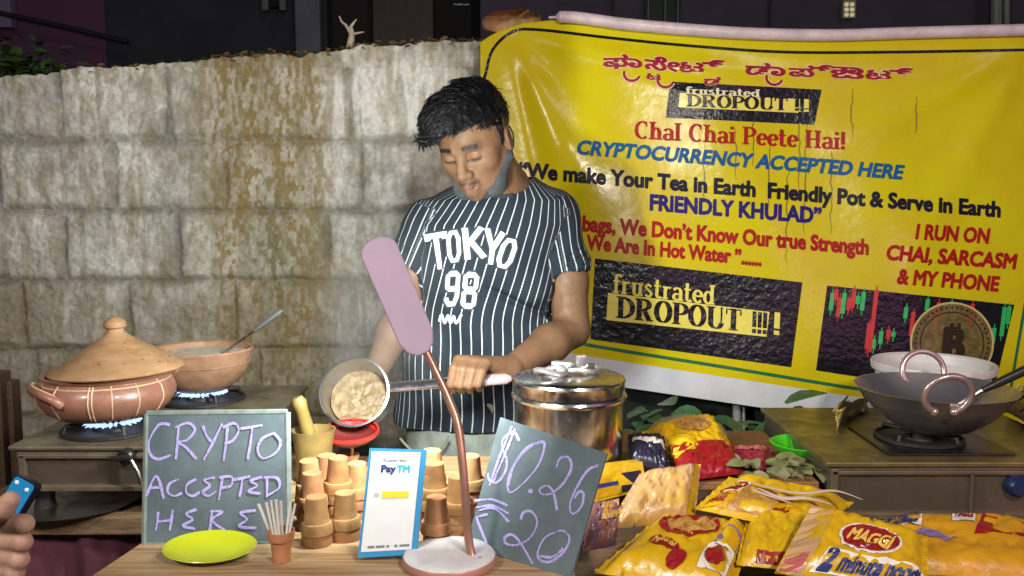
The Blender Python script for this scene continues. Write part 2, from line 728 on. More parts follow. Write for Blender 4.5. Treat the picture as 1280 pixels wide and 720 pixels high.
b.build('recess_wall', mat('black_brown', (0.012, 0.010, 0.009), 0.8), house, smooth=False)
b = MB(); bq(b, 468, -60, 541, 200, BY + 0.1, 0.06)
b.build('door', mat('brown_door', (0.05, 0.035, 0.018), 0.5, var=0.4, scale=8, stretch=(6, 6, 1)), house, smooth=False)
for x0, x1 in ((327, 333), (349, 355)):
    b = MB(); bq(b, x0, -60, x1, 13, BY - 0.06, 0.05); b.build('window_frame', mat('pillar_grey', ()), house, smooth=False)
b = MB(); bq(b, 333, -60, 349, 10, BY - 0.03, 0.02); b.build('window', mat('night_glass', (0.005, 0.005, 0.007), 0.1), house, smooth=False)
b = MB()
b.tube([P(-20, 12, BY - 0.1), P(75, 32, BY - 0.1), P(160, 52, BY - 0.1)], 0.018, 6)
b.build('cable', mat('cable_black', (0.01, 0.01, 0.01), 0.6), house)
b = MB(); bq(b, -60, -20, 11, 34, BY - 0.09, 0.08)
b.build('ledge', mat('lavender_paint', (0.18, 0.15, 0.24), 0.7), house, smooth=False)

house2 = empty('house', (P(1000, 0, BY).x, BY - 0.4, 0), 'dark purple-grey house wall above the yellow banner, with a small lit vent', 'house')
xe = P(1480, 0, BY).x
b = MB(); b.box(((xd + xe) / 2, BY - 0.25, 2.2), (xe - xd, 0.3, 4.4))
b.build('plaster_wall', mat('purple_plaster', (0.078, 0.062, 0.095), 0.8, var=0.35, scale=2, bump=0.2), house2, smooth=False)
for x in (765, 962):
    b = MB(); bq(b, x, -60, x + 3, 80, BY - 0.43, 0.025); b.build('wall_joint', mat('joint_dark', (0.03, 0.028, 0.04), 0.8), house2, smooth=False)
b = MB(); bq(b, 806, -60, 852, 31, BY - 0.44, 0.04)
wf = b.build('window', mat('green_black', (0.012, 0.02, 0.012), 0.3), house2, smooth=False)
for x in (809, 830, 846):
    b = MB(); bq(b, x, -60, x + 4, 30, BY - 0.47, 0.03); b.build('window_bar', mat('bar_green', (0.13, 0.15, 0.11), 0.5), wf, smooth=False)
b = MB(); bq(b, 1053, 0, 1071, 23, BY - 0.44, 0.04)
vt = b.build('vent', mat('vent_frame', (0.35, 0.33, 0.25), 0.6), house2, smooth=False)
b = MB()
for i in range(2):
    for j in range(3):
        bq(b, 1056 + i * 7, 3 + j * 6.5, 1061 + i * 7, 7.5 + j * 6.5, BY - 0.45, 0.01)
b.build('lit_opening', mat('vent_light', (0.3, 0.28, 0.2), 0.5, emit=(1.0, 0.85, 0.5), estr=0.35), vt, smooth=False)
b = MB(); b.tube([P(1246, -60, BY - 0.5), P(1245, 60, BY - 0.5)], 0.035, 8); b.tube([P(1258, -60, BY - 0.5), P(1258, 60, BY - 0.5)], 0.02, 8)
b.build('drain_pipe', mat('pipe_green', (0.28, 0.3, 0.24), 0.5, var=0.3), house2)
b = MB(); bq(b, 565, 3, 588, 8, BY + 0.2, 0.02)
b.build('light_strip', mat('strip_glow', (0.2, 0.3, 0.3), 0.4, emit=(0.7, 0.95, 1.0), estr=0.25), house, smooth=False)

# ---- the block wall
WY = 2.6
wall_top_px = [(-260, 108), (0, 98), (60, 92), (100, 87), (160, 84), (210, 80), (258, 76), (300, 70), (352, 66), (378, 70), (384, 66), (400, 63), (470, 57), (540, 54), (590, 51), (700, 45), (900, 42), (1500, 40)]
wtx = np.array([P(a, b_, WY).x for a, b_ in wall_top_px])
wtz = np.array([P(a, b_, WY).z for a, b_ in wall_top_px])
cz = [P(300, y, WY).z for y in (175, 262, 350, 437)]
CH = (cz[0] - cz[3]) / 3
joints = {0: [77, 213, 437], 1: [143, 280, 452], 2: [77, 220, 407], 3: [20, 153, 287, 440]}


def wall_fields(x, z):
    row = np.floor((cz[0] - z) / CH).astype(int) + 1
    dz = np.abs((z - cz[0]) / CH - np.round((z - cz[0]) / CH)) * CH
    dz = np.where(z > cz[0] + CH * 0.5, 1.0, dz)
    dx = np.full(x.shape, 1.0)
    blk = np.zeros(x.shape, int)
    for r in range(0, 9):
        px = joints[r % 4] if r < 4 else [q + 9 * r for q in joints[(r + 1) % 4]]
        xs = np.array(sorted([P(q, 250, WY).x for q in px]))
        st = 0.345
        xs = np.concatenate([[xs[0] - st * k for k in range(5, 0, -1)], xs, [xs[-1] + st * k for k in range(1, 6)]])
        m = row == r
        if not m.any():
            continue
        dd = np.abs(x[m][:, None] - xs[None, :]).min(1)
        dx[m] = dd
        blk[m] = np.searchsorted(xs, x[m]) + r * 31
    wob = (fbm(x * 9, z * 9, 5) - 0.5) * 0.02
    dj = np.minimum(dx, dz) + wob
    return row, dj, blk


nxw, nzw = 1000, 440
xw = np.linspace(-1.95, 2.25, nxw)
u = np.linspace(0, 1, nzw)
topz = np.interp(xw, wtx, wtz) + (fbm(xw * 14, xw * 0 + 3, 9) - 0.5) * 0.022 + (fbm(xw * 60, xw * 0 + 1, 19) - 0.5) * 0.012
X = np.repeat(xw[None, :], nzw, 0)
Z = (u[:, None] ** 0.8) * topz[None, :]
row, dj, blk = wall_fields(X, Z)
jm = 1 - sstep(0.003, 0.021, dj)
nst_ = fbm(X * 44, Z * 34, 35)
n1, n2, n3 = fbm(X * 6, Z * 6, 21), fbm(X * 28, Z * 28, 31), fbm(X * 95, Z * 95, 41, 3)
Yd = WY + 0.009 * jm * (0.5 + n1) + (n2 - 0.5) * 0.010 + (n3 - 0.5) * 0.007 + (nst_ - .5) * .008 + ((blk * 7919) % 13 / 13.0 - 0.5) * 0.006
jn = (1 - sstep(.0015, .0065, np.abs(dj + (fbm(X * 40, Z * 40, 39) - .5) * .006))) * sstep(.34, .5, fbm(X * 5 + 2, Z * 5, 43))
Yd = Yd + .005 * jn
# colour: cement blocks, mortar smears, ochre and green streaks run down from the top
tone = ((blk * 2654435761) % 97) / 97.0
pale, grey = np.array([0.63, 0.61, 0.55]), np.array([0.35, 0.335, 0.295])
nst = fbm(X * 42, Z * 30, 33)
pm = sstep(.012, .04, dj)
k = np.clip(0.06 + 0.34 * pm + 0.45 * tone + (n1 - 0.5) * 2.0 + (n2 - 0.5) * 1.3 + (nst - .5) * .7, 0, 1)[..., None]
C = grey * (1 - k) + pale * k
C = C * (1 - 0.27 * jm[..., None] * (0.35 + 1.0 * sstep(.35, .6, fbm(X * 8 + 4, Z * 8, 37))[..., None]))
pxw = 640 + X / (WY * 0.99) * FPX
C = C * (1 - .30 * jn[..., None])
drip = fbm(X * 26, Z * 2.2 + 9, 51) * 0.6 + fbm(X * 80, Z * 7, 61, 3) * 0.4
band = sstep(225, 285, pxw) * (1 - sstep(385, 430, pxw))
band2 = 0.55 * np.exp(-((pxw - 110) / 46) ** 2) * sstep(0.9, 1.7, Z) + 0.4 * np.exp(-((pxw - 8) / 20) ** 2) + 0.5 * np.exp(-((pxw - 480) / 40) ** 2) * (1 - sstep(1.25, 1.5, Z)) + 0.35 * sstep(560, 600, pxw)
topdirt = (1 - sstep(0.0, 0.12, topz[None, :] - Z)) * 0.65
flk = fbm(X * 95, Z * 42, 151, 3) * .68 + fbm(X * 30, Z * 5, 157, 3) * .32
lev = .515 - .095 * band * (.75 + .25 * sstep(1.1, 1.5, Z)) - .05 * band2 - .05 * topdirt + .10 * (n1 - .5)
s1 = np.maximum(sstep(lev - .02, lev + .12, flk) * np.clip(.26 + .74 * band + .3 * band2 + .3 * topdirt, 0, 1) *  .92, .46 * band)[..., None]
s1_old = np.clip((band * 1.0 + band2 * 0.75 + topdirt) * sstep(0.34, 0.56, drip + 0.18 * n3 + 0.13 * band - .05), 0, 1)[..., None] * 0.9
ochre, olive = np.array([0.215, 0.145, 0.035]), np.array([0.145, 0.130, 0.048])
w_ = sstep(0.35, 0.65, fbm(X * 7, Z * 5, 71) + .10 * band + .30 * (Z - 1.3))[..., None]
C = C * (1 - s1) + (ochre * w_ + olive * (1 - w_)) * s1
s2 = (sstep(0.54, 0.66, fbm(X * 55, Z * 14, 81)) * 0.36)[..., None]
C = C * (1 - s2) + np.array([0.22, 0.17, 0.075]) * s2
s4 = (sstep(0.50, 0.62, fbm(X * 34, Z * 5 + 3, 91)) * 0.42 * (0.4 + n1))[..., None]
C = C * (1 - s4) + np.array([0.20, 0.175, 0.10]) * s4
s3 = (1 - sstep(0.95, 1.30, Z + 0.25 * (n1 - 0.5)))[..., None] * 0.55
C = C * (1 - s3) + np.array([0.16, 0.115, 0.055]) * s3
V = np.stack([X, Yd, Z], -1).reshape(-1, 3)
ii = np.arange(nzw * nxw).reshape(nzw, nxw)
F = np.stack([ii[:-1, :-1], ii[:-1, 1:], ii[1:, 1:], ii[1:, :-1]], -1).reshape(-1, 4)
# top and back skins
nt_ = len(V)
back = np.stack([xw, np.full(nxw, WY + 0.15), topz - 0.004], -1)
backb = np.stack([xw, np.full(nxw, WY + 0.15), np.zeros(nxw)], -1)
V = np.concatenate([V, back, backb])
i0, i1, i2 = ii[-1], nt_ + np.arange(nxw), nt_ + nxw + np.arange(nxw)
F = np.concatenate([F, np.stack([i0[:-1], i0[1:], i1[1:], i1[:-1]], -1), np.stack([i1[:-1], i1[1:], i2[1:], i2[:-1]], -1)])
Cc = np.concatenate([C.reshape(-1, 3), np.tile([0.12, 0.09, 0.05], (2 * nxw, 1))])
m_wall = mat('cement_block', (0.4, 0.38, 0.32), 0.92, attr='Col', var=0.28, scale=80, bump=0.5, bscale=110, bdist=0.004, contrast=(.36, .66))
raw_obj('block_wall', V, F, m_wall, loc=(0, WY, 0), smooth=True, color=Cc,
        label='rough grey cement block wall with ochre stains behind the tea seller', cat='wall')


def ztop(px):
    return float(np.interp(P(px, 60, WY).x, wtx, wtz))


# ---- things on and behind the wall top
def leafblade(mb, base, d, nrm, L, W, bend=0.2, seg=4):
    d, nrm = Vector(d).normalized(), Vector(nrm)
    side = d.cross(nrm).normalized()
    up = side.cross(d).normalized()
    vs_, fs_ = [], []
    for i in range(seg + 1):
        t = i / seg
        w = W * math.sin(math.pi * min(1, t * 0.92 + 0.06)) ** 0.8 * 0.5
        c = Vector(base) + d * (L * t) - up * (bend * L * t * t)
        vs_ += [c - side * w + up * w * 0.25, c, c + side * w + up * w * 0.25]
    for i in range(seg):
        k = 3 * i
        fs_ += [(k, k + 1, k + 4, k + 3), (k + 1, k + 2, k + 5, k + 4)]
    mb.add(vs_, fs_)


def plant(name, loc, spread, n, L, m, label, cat, group=None, stems=6, wide=1.0):
    t = empty(name, loc, label, cat, group)
    st, lf = MB(), MB()
    for i in range(stems):
        a = random.uniform(0, 2 * math.pi)
        e = Vector(loc) + Vector((spread[0] * random.uniform(-.8, .8), spread[1] * random.uniform(-.8, .8), spread[2] * random.uniform(.6, 1)))
        mid = (Vector(loc) + e) / 2 + Vector((random.uniform(-.02, .02), 0, 0.02))
        st.tube(cr([Vector(loc), mid, e], 4), [0.004] * 9, 5)
        for j in range(n // stems):
            q = Vector(loc).lerp(e, random.uniform(0.35, 1.05)) + Vector((random.gauss(0, spread[0] * .3), random.gauss(0, spread[1] * .3), random.gauss(0, spread[2] * .2)))
            an = random.uniform(0, 2 * math.pi)
            leafblade(lf, q, (math.cos(an), math.sin(an), random.uniform(-.6, .5)), (random.uniform(-.4, .4), random.uniform(-.8, 0), 1), L * random.uniform(.6, 1.25), L * wide * random.uniform(.38, .55), random.uniform(0, .4))
    st.build('stem', mat('green_stem', (0.06, 0.08, 0.03), 0.7), t)
    lf.build('foliage', m, t, angle=None)
    return t


m_leaf_d = mat('bush_leaf', (0.06, 0.12, 0.02), 0.5, var=0.5, scale=15)
b0 = P(14, 112, 3.3)
plant('bush', (b0.x, 3.3, b0.z - 0.1), (0.2, 0.12, 0.24), 520, 0.06, m_leaf_d, 'dark green bush showing over the left end of the block wall', 'bush', stems=14)
b0 = P(1252, 70, 3.2)
plant('bush', (b0.x, 3.2, b0.z - 0.08), (0.08, 0.08, 0.19), 70, 0.05, m_leaf_d, 'small bush poking up beyond the top right end of the banner', 'bush', stems=7)

# dry twig growing out of the wall
tw = MB()
q = lambda px, py: P(px, py, WY + 0.06)
tw.tube([q(437, 62), q(439, 50), q(440, 40), q(438, 34)], [0.012, 0.010, 0.007, 0.006], 7)
tw.tube([q(439, 42), q(432, 31), q(427, 27), q(424, 20)], [0.006, 0.004, 0.003, 0.002], 6)
tw.tube([q(438, 34), q(443, 27), q(446, 24)], [0.005, 0.003, 0.002], 6)
tw.tube([q(440, 43), q(448, 41), q(455, 40)], [0.004, 0.003, 0.002], 6)
tw.build('dry_twig', mat('dry_wood', (0.42, 0.36, 0.25), 0.9, var=0.4, scale=60), loc=q(437, 62), label='pale dry forked twig sticking up from the top of the block wall', cat='twig')
# litter of dead leaves along the wall top: too many to count
lit = MB()
for i in range(900):
    px = random.choice([random.uniform(255, 345), random.uniform(380, 600), random.uniform(100, 600)])
    x = P(px, 60, WY).x
    z = float(np.interp(x, xw, topz)) + random.uniform(-0.012, 0.012)
    an = random.uniform(0, 6.28)
    leafblade(lit, (x, WY + random.uniform(-0.006, 0.1), z), (math.cos(an), math.sin(an), random.uniform(-.3, .7)), (random.uniform(-1, 1), random.uniform(-1, 1), 1), random.uniform(.010, .032), random.uniform(.006, .014), .3, 3)
lit.build('dead_leaves', mat('dead_leaf', (0.17, 0.085, 0.03), 0.9, var=0.6, scale=30, base2=(0.09, 0.06, 0.025)), loc=(0, WY, 1.7), kind='stuff', label='brown leaf litter and dirt along the top of the block wall', cat='leaf litter', angle=None)
# clay brick lump holding the banner corner
bk = Field(P(600, 60, 2.72) - Vector((.05, .14, .05)), P(690, 5, 2.52) + Vector((.05, .14, .05)), 0.005)
c0 = P(641, 27, 2.6)
bk.ell(P(626, 29, 2.6), (0.052, 0.06, 0.033), k=.01)
bk.ell(P(646, 27, 2.6), (0.055, 0.06, 0.031), k=.015)
bk.ell(P(664, 26, 2.6), (0.028, 0.04, 0.024), k=.01)
Vb, Fb = bk.mesh()
dn = fbm(Vb[:, 0] * 30 + Vb[:, 1] * 17, Vb[:, 2] * 30, 3) - 0.5
Vb = Vb + dn[:, None] * 0.018 * np.array([1, 1, 1])
raw_obj('brick', Vb, Fb, mat('brick_clay', (0.58, 0.30, 0.17), 0.9, var=0.5, scale=25, base2=(0.30, 0.22, 0.08), bump=0.6, bscale=60, bdist=.006), loc=c0, label='broken reddish brick lying on the wall top at the banner corner', cat='brick')

# ================================================================== the banner
def gs(v, c, w):
    return math.exp(-((v - c) / w) ** 2)


def yb(px, py):
    y = 2.535
    # tension folds fanning out of the pinned top left corner
    for (ax, ay, bx, by, amp, w) in ((640, 50, 735, 250, 0.020, 26), (640, 50, 690, 330, -0.012, 22), (650, 42, 1000, 120, 0.012, 20), (640, 44, 820, 190, -0.010, 24), (1285, 60, 1010, 200, 0.011, 22), (1285, 60, 1140, 330, 0.008, 22)):
        dx, dy = bx - ax, by - ay
        L = math.hypot(dx, dy)
        t = ((px - ax) * dx + (py - ay) * dy) / L
        d = ((px - ax) * dy - (py - ay) * dx) / L
        wl = w * (0.5 + 0.9 * max(0, min(1.4, t / L)))
        fade = max(0, min(1, t / 60)) * max(0, min(1, (L * 1.15 - t) / (L * 0.5)))
        y -= amp * fade * math.exp(-(d / wl) ** 2)
    y -= 0.008 * math.sin(px / 62.0 + py / 170.0) + 0.005 * math.sin(px / 27.0 - py / 90.0 + 1.1) * gs(py, 250, 160)
    y -= 0.012 * gs(py, 470, 70) * (0.5 + 0.5 * math.sin(px / 45.0))
    y -= 0.007 * gs(py - 0.07 * (px - 900), 85, 16) * gs(px, 950, 260)
    return y - 0.115 * max(0.0, py - 45) / 480.0


def bp(px, py, h=0.0):
    return P(px, py, yb(px, py) - h)


top_pl = [(600, 53), (612, 45), (628, 37), (655, 29), (690, 25), (780, 36), (900, 44), (1000, 46), (1120, 43), (1300, 39)]
bot_pl = [(600, 440), (740, 478), (1052, 524), (1300, 562)]
lerp_pl = lambda pl, x: float(np.interp(x, [p[0] for p in pl], [p[1] for p in pl]))
ban = empty('banner', (bp(940, 524).x, 2.53, bp(940, 524).z),
            'yellow printed vinyl banner with black and red lettering hung on the wall', 'banner')


def vinyl(name, base, **kw):
    return mat(name, base, kw.pop('rough', 0.30), bump=kw.pop('bump', 0.30), bscale=kw.pop('bscale', 38), bdist=0.006, rvar=kw.pop('rvar', 0.10), spec=kw.pop('spec', .3), scale=kw.pop('scale', 30), var=kw.pop('var', 0.06), **kw)


m_yel = vinyl('banner_yellow', (0.60, 0.52, 0.006), base2=(0.54, 0.39, 0.005), scale=2.6, bump=.17, rough=.22, spec=.28)
m_hem = vinyl('banner_hem', (0.62, 0.62, 0.64), var=0.15, scale=14)
m_blk = vinyl('banner_black', (0.006, 0.006, 0.009), bump=0.42, bscale=62, rough=.22, rvar=.06, spec=.30)
m_red = vinyl('banner_red', (0.36, 0.010, 0.010), bump=.10, spec=.12, rough=.42)
m_maroon = vinyl('banner_maroon', (0.30, 0.012, 0.03), bump=.10, spec=.12, rough=.42)
m_halo = vinyl('banner_halo', (0.75, 0.55, 0.30), bump=.10, spec=.12, rough=.42)
m_navy = vinyl('banner_navy', (0.010, 0.008, 0.022), bump=.10, spec=.12, rough=.42)
m_blue = vinyl('banner_blue', (0.006, 0.095, 0.25), bump=.10, spec=.12, rough=.42)
m_vio = vinyl('banner_violet', (0.020, 0.010, 0.15), bump=.10, spec=.12, rough=.42)
m_ystrip = vinyl('banner_strip', (0.74, 0.62, 0.10))
m_cream = vinyl('banner_cream', (0.72, 0.66, 0.42))
m_ylet = vinyl('banner_letter', (0.72, 0.58, 0.06))
m_green = vinyl('banner_green', (0.015, 0.13, 0.05))

b = MB()
b.grid(lambda u, v: bp(600 + 700 * u, lerp_pl(top_pl, 600 + 700 * u) + v * (lerp_pl(bot_pl, 600 + 700 * u) - 0 - lerp_pl(top_pl, 600 + 700 * u))), 210, 150)
sheet = b.build('sheet', m_yel, ban, angle=None)
so = sheet.modifiers.new('thickness', 'SOLIDIFY'); so.thickness = 0.0008; so.offset = 1 if False else 0
# white lower hem, printed on the same sheet
b = MB()
b.grid(lambda u, v: bp(600 + 700 * u, (lerp_pl([(600, 424), (740, 446), (1076, 497), (1300, 531)], 600 + 700 * u)) * (1 - v) + v * (lerp_pl(bot_pl, 600 + 700 * u) + 0.4), 0.0016), 170, 14)
b.build('white_hem', m_hem, ban, angle=None)
# rolled pale hem along the top
b = MB()
tp = [(686, 25), (720, 25), (780, 33), (860, 40), (940, 45), (1040, 47), (1140, 44), (1300, 40)]
b.tube([bp(x, y - 3, 0.012) for x, y in cr(tp, 6)], [0.004] * 3 + [0.017] * (len(cr(tp, 6)) - 3), 12)
b.build('rolled_edge', mat('pale_pink_vinyl', (0.66, 0.52, 0.53), 0.35, var=0.25, scale=25, bump=0.4, bscale=30, bdist=.006), ban)


def art(name, VF, m, h, parent=None, **kw):
    mb = MB()
    V_, F_ = VF
    mb.add([bp(v[0], v[1], h + v[2] * 7e-5) for v in V_], F_)
    return mb.build(name, m, parent or ban, smooth=False, keepn=True, **kw)


def quad_art(name, c, m, h, nu=24, nv=10, parent=None):
    mb = MB()
    (a, b_, c_, d) = c

    def fn(u, v):
        x = (a[0] * (1 - u) + b_[0] * u) * (1 - v) + (d[0] * (1 - u) + c_[0] * u) * v
        y = (a[1] * (1 - u) + b_[1] * u) * (1 - v) + (d[1] * (1 - u) + c_[1] * u) * v
        return bp(x, y, h)
    mb.grid(fn, nu, nv)
    return mb.build(name, m, parent or ban, angle=None)


# border lines
bl = cr([(600, 118), (607, 92), (616, 62), (640, 40), (672, 37), (760, 47), (860, 57), (980, 65), (1120, 65), (1300, 62)], 8)
art('border_line', join2d([stroke2d(bl, 3.6)]), m_blk, 0.0017)
art('border_line', join2d([stroke2d(cr([(600, 405), (740, 432), (900, 458), (1078, 487), (1300, 520)], 10), 4.2)]), m_green, 0.0017)
art('border_line', join2d([stroke2d([(1284 - 0.17 * (y - 365), y) for y in range(345, 515, 10)], 3.5)]), m_green, 0.0017)

LET = lambda name_, s, p0, p1, cap_, m, sh=0.0, bo=0.06, h=0.0021, parent=None: art('lettering', line_px(text2d(s, sh, bo), p0, p1, cap_), m, h, parent)
# red Kannada headline, glyph by glyph with the under-letters drawn below
def kannada(m, extra, h):
    parts = []
    base = lambda x: 86 + 0.038 * (x - 755) - 10 * gs(x, 780, 40) * 0.4

    def gl(s, x0, x1, cap_, dy=0, bo=0.05):
        V_, F_ = fit(text2d(s, 0, bo + extra), x1 - x0)
        parts.append(([[x0 + v[0], base(x0 + v[0]) + dy - v[1] * cap_, v[2]] for v in V_], F_))
    gl('ಫಾ', 754, 803, 13); gl('ಸೇ', 806, 850, 14); gl('ಟ', 849, 880, 13); gl('್', 878, 906, 15, -1)
    gl('ಟ', 808, 826, 8, 13); gl('ಡ', 880, 901, 9, 15)
    gl('ಡಾ', 932, 982, 13); gl('ಪ', 986, 1018, 12); gl('್', 1016, 1040, 14, -1); gl('ಔ', 1038, 1080, 12); gl('ಟ', 1082, 1114, 12); gl('್', 1112, 1142, 14, -1)
    for cx, cy in ((790, 96), (832, 104), (968, 101)):
        parts.append(stroke2d([(x, y) for x, y in arc(cx, cy - 4, 10, 9, 20, 200, 12)], 3.4 + extra * 40, 2))
    return art('lettering', join2d(parts), m, h)


kannada(m_halo, 0.06, 0.0018)
kannada(m_maroon, 0.0, 0.0026)

pn = quad_art('printed_panel', [(838, 102), (1027, 112), (1018, 156), (832, 147)], m_blk, 0.0016)
quad_art('strip', [(850, 116), (1000, 124), (998, 141), (848, 134)], m_ystrip, 0.0026, parent=pn)
art('lettering', line_px(serif2d('frustrated', 0.2, 0.09), (857, 117), (950, 121), 9), m_cream, 0.0036, pn)
art('lettering', line_px(serif2d('DROPOUT !!!', 0.22, 0.07, 0.1), (858, 133), (1011, 139), 15.5), m_blk, 0.0040, pn)
art('lettering', line_px(serif2d('!!!', 0.2, 0.07, 0.1), (985, 139), (1011, 140), 16), m_ystrip, 0.0038, pn)

art('lettering', line_px(serif2d('Chal Chai Peete Hai!', 0.2, 0.085), (793, 173), (1056, 187), 22), m_red, 0.0021)
LET('', 'CRYPTOCURRENCY ACCEPTED HERE', (721, 192), (1131, 224), 17, m_blue, 0.22, 0.06)
LET('', '“We make Your Tea in Earth  Friendly Pot & Serve in Earth', (648, 221), (1251, 271), 18.5, m_navy, 0.0, 0.064)
LET('', 'FRIENDLY KHULAD”', (812, 262), (1027, 279), 19, m_vio, 0.0, 0.064)
LET('', 'bags, We Don’t Know Our true Strength', (728, 288), (1086, 318), 18.5, m_red, 0.0, 0.064)
LET('', 'We Are In Hot Water ”......', (733, 311), (952, 332), 17.5, m_red, 0.0, 0.064)
LET('', 'I RUN ON', (1144, 298), (1238, 304), 18, m_red, 0.16, 0.062)
LET('', 'CHAI, SARCASM', (1108, 324), (1272, 336), 18, m_red, 0.16, 0.062)
LET('', '& MY PHONE', (1121, 354), (1250, 364), 18, m_red, 0.16, 0.062)

pn = quad_art('printed_panel', [(744, 323), (1003, 353), (989, 459), (738, 424)], m_blk, 0.0016, 40, 20)
quad_art('strip', [(760, 366), (962, 390), (958, 421), (758, 400)], m_ystrip, 0.0026, 30, 6, parent=pn)
art('lettering', line_px(serif2d('frustrated', 0.17, 0.085), (766, 366), (893, 381), 24), m_ystrip, 0.0034, pn)
art('lettering', line_px(serif2d('DROPOUT', 0.235, 0.06, 0.12), (770, 397), (926, 414), 27), m_blk, 0.0040, pn)
art('lettering', line_px(serif2d('!!!', 0.2, 0.06, 0.12), (940, 416), (958, 418), 27), m_blk, 0.0040, pn)
art('lettering', line_px(serif2d('!', 0.17, 0.06, 0.12), (967, 418), (974, 419), 28), m_ystrip, 0.0040, pn)

ch = quad_art('price_chart', [(1034, 357), (1268, 381), (1240, 497), (1020, 463)], m_blk, 0.0016, 40, 20)
cs = [(1041, 366, 388, 0), (1046, 362, 375, 1), (1050, 372, 396, 1), (1056, 366, 392, 0), (1062, 372, 388, 1), (1068, 362, 385, 1), (1073, 370, 380, 0), (1080, 365, 388, 0), (1087, 404, 436, 1), (1096, 362, 440, 1),
      (1093, 424, 436, 0), (1102, 414, 430, 0), (1111, 412, 424, 1), (1117, 415, 421, 0), (1160, 374, 388, 0), (1174, 378, 400, 1), (1190, 377, 384, 0), (1216, 380, 400, 1), (1243, 410, 428, 0), (1256, 384, 420, 0), (1262, 383, 405, 0), (1133, 384, 398, 0), (1142, 390, 420, 1)]
m_cg, m_cr = vinyl('candle_green', (0.03, 0.42, 0.10)), vinyl('candle_red', (0.55, 0.04, 0.03))
for i, (x, y0, y1, c) in enumerate(cs):
    art('candle_bar', join2d([stroke2d([(x, y0), (x - (y1 - y0) * .12, y1)], 5.4, i % 5), stroke2d([(x + .6, y0 - 5), (x - (y1 - y0) * .15, y1 + 6)], 1.2, 5 + i % 3)]), m_cr if c else m_cg, 0.0026, ch)


def disc(cx, cy, r0, r1, n=56, sx=1.0):
    k = max(1, int((r1 - r0) / 6))
    rs = [r0 + (r1 - r0) * j / k for j in range(k + 1)]
    return ([[cx + sx * r * math.cos(6.2832 * i / n), cy + r * math.sin(6.2832 * i / n), 0] for r in rs for i in range(n)],
            [(j * n + i, j * n + (i + 1) % n, (j + 1) * n + (i + 1) % n, (j + 1) * n + i) for j in range(k) for i in range(n)])
m_gold = vinyl('coin_gold', (0.21, 0.14, 0.045), var=0.6, scale=45)
coin = art('coin', disc(1190, 429, 0.5, 51, sx=1.02), m_gold, 0.0030, ch)
m_gd = vinyl('coin_dark', (0.028, 0.018, 0.008))
m_gl = vinyl('coin_light', (0.55, 0.40, 0.16))
art('coin_ring', disc(1190, 429, 49, 51.5, sx=1.02), m_gl, 0.0036, ch)
art('coin_ring', disc(1190, 429, 38, 39.5, sx=1.02), m_gd, 0.0036, ch)
dots = []
for i in range(44):
    a = 6.2832 * i / 44
    dots.append(disc(1190 + 44.5 * 1.02 * math.cos(a), 429 + 44.5 * math.sin(a), 0.2, 1.5, 8))
art('coin_ring', join2d(dots), m_gd, 0.0036, ch)
lt = fit(text2d('B', 0.0, 0.07), 30)
art('coin_symbol', join2d([([[1176 + v[0] + 0.1 * v[1] * 40, 450 - v[1] * 40, v[2]] for v in lt[0]], lt[1]),
                           stroke2d([(1187, 459), (1190, 404)], 4.5, 6), stroke2d([(1196, 459), (1199, 404)], 4.5, 7)]), m_gd, 0.0040, ch)
# rain streaks of grime in the print
gm = []
for (x, y0, y1) in ((942, 120, 215), (1000, 130, 250), (1008, 150, 300), (920, 160, 230), (962, 170, 260), (1066, 110, 180), (1146, 120, 175), (985, 200, 330), (880, 190, 260), (1040, 180, 300)):
    gm.append(stroke2d([(x + random.uniform(-1.5, 1.5) - 0.02 * (y - y0), y) for y in range(y0, y1, 8)], 0, 0, lambda dx, dy, u: 1.6 * math.sin(math.pi * (0.05 + 0.9 * u)) + .3))
art('grime', join2d(gm), vinyl('grime_olive', (0.25, 0.18, 0.015)), 0.0012)
# ================================================================== counters
ZT, ZC = 0.860, 0.785


def legs(t, xs, ys, ztop_, m, w=.045):
    for x in xs:
        for y in ys:
            MB().box((x, y, ztop_ / 2), (w, w, ztop_), bev=.003).build('leg', m, t, smooth=False)


m_wood_d = mat('dark_wood', (0.10, 0.055, 0.028), 0.6, var=.5, scale=12, stretch=(2, 14, 14), bump=.3, bscale=40)
# front table: pale wood-grain top
mt = bpy.data.materials.new('wood_grain_top'); mt.use_nodes = True
nt = mt.node_tree; bs = nt.nodes['Principled BSDF']; bs.inputs['Roughness'].default_value = .42
tc = nt.nodes.new('ShaderNodeTexCoord'); mp = nt.nodes.new('ShaderNodeMapping'); mp.inputs['Rotation'].default_value = (0, 0, R(-38)); mp.inputs['Scale'].default_value = (3, 60, 10)
no = nt.nodes.new('ShaderNodeTexNoise'); no.inputs['Scale'].default_value = 1.7; no.inputs['Detail'].default_value = 8; no.inputs['Distortion'].default_value = .6
rp = nt.nodes.new('ShaderNodeValToRGB')
rp.color_ramp.elements[0].position = .32; rp.color_ramp.elements[0].color = (.25, .14, .06, 1)
rp.color_ramp.elements[1].position = .66; rp.color_ramp.elements[1].color = (.50, .34, .18, 1)
nt.links.new(tc.outputs['Object'], mp.inputs['Vector']); nt.links.new(mp.outputs['Vector'], no.inputs['Vector'])
nt.links.new(no.outputs['Fac'], rp.inputs['Fac']); nt.links.new(rp.outputs['Color'], bs.inputs['Base Color'])
ft = empty('table', (-.26, 1.40, 0), 'pale wood-grain table in front holding the clay cups and signs', 'table')
b = MB(); ol = [(-.585, 1.08), (.088, 1.08), (.07, 1.72), (-.55, 1.72), (-.553, 1.275)]
b.prism(ol, .022, Matrix.Translation((0, 0, ZT - .022)))
b.build('tabletop', mt, ft, smooth=False)
legs(ft, (-.50, .02), (1.14, 1.66), ZT - .022, m_wood_d)
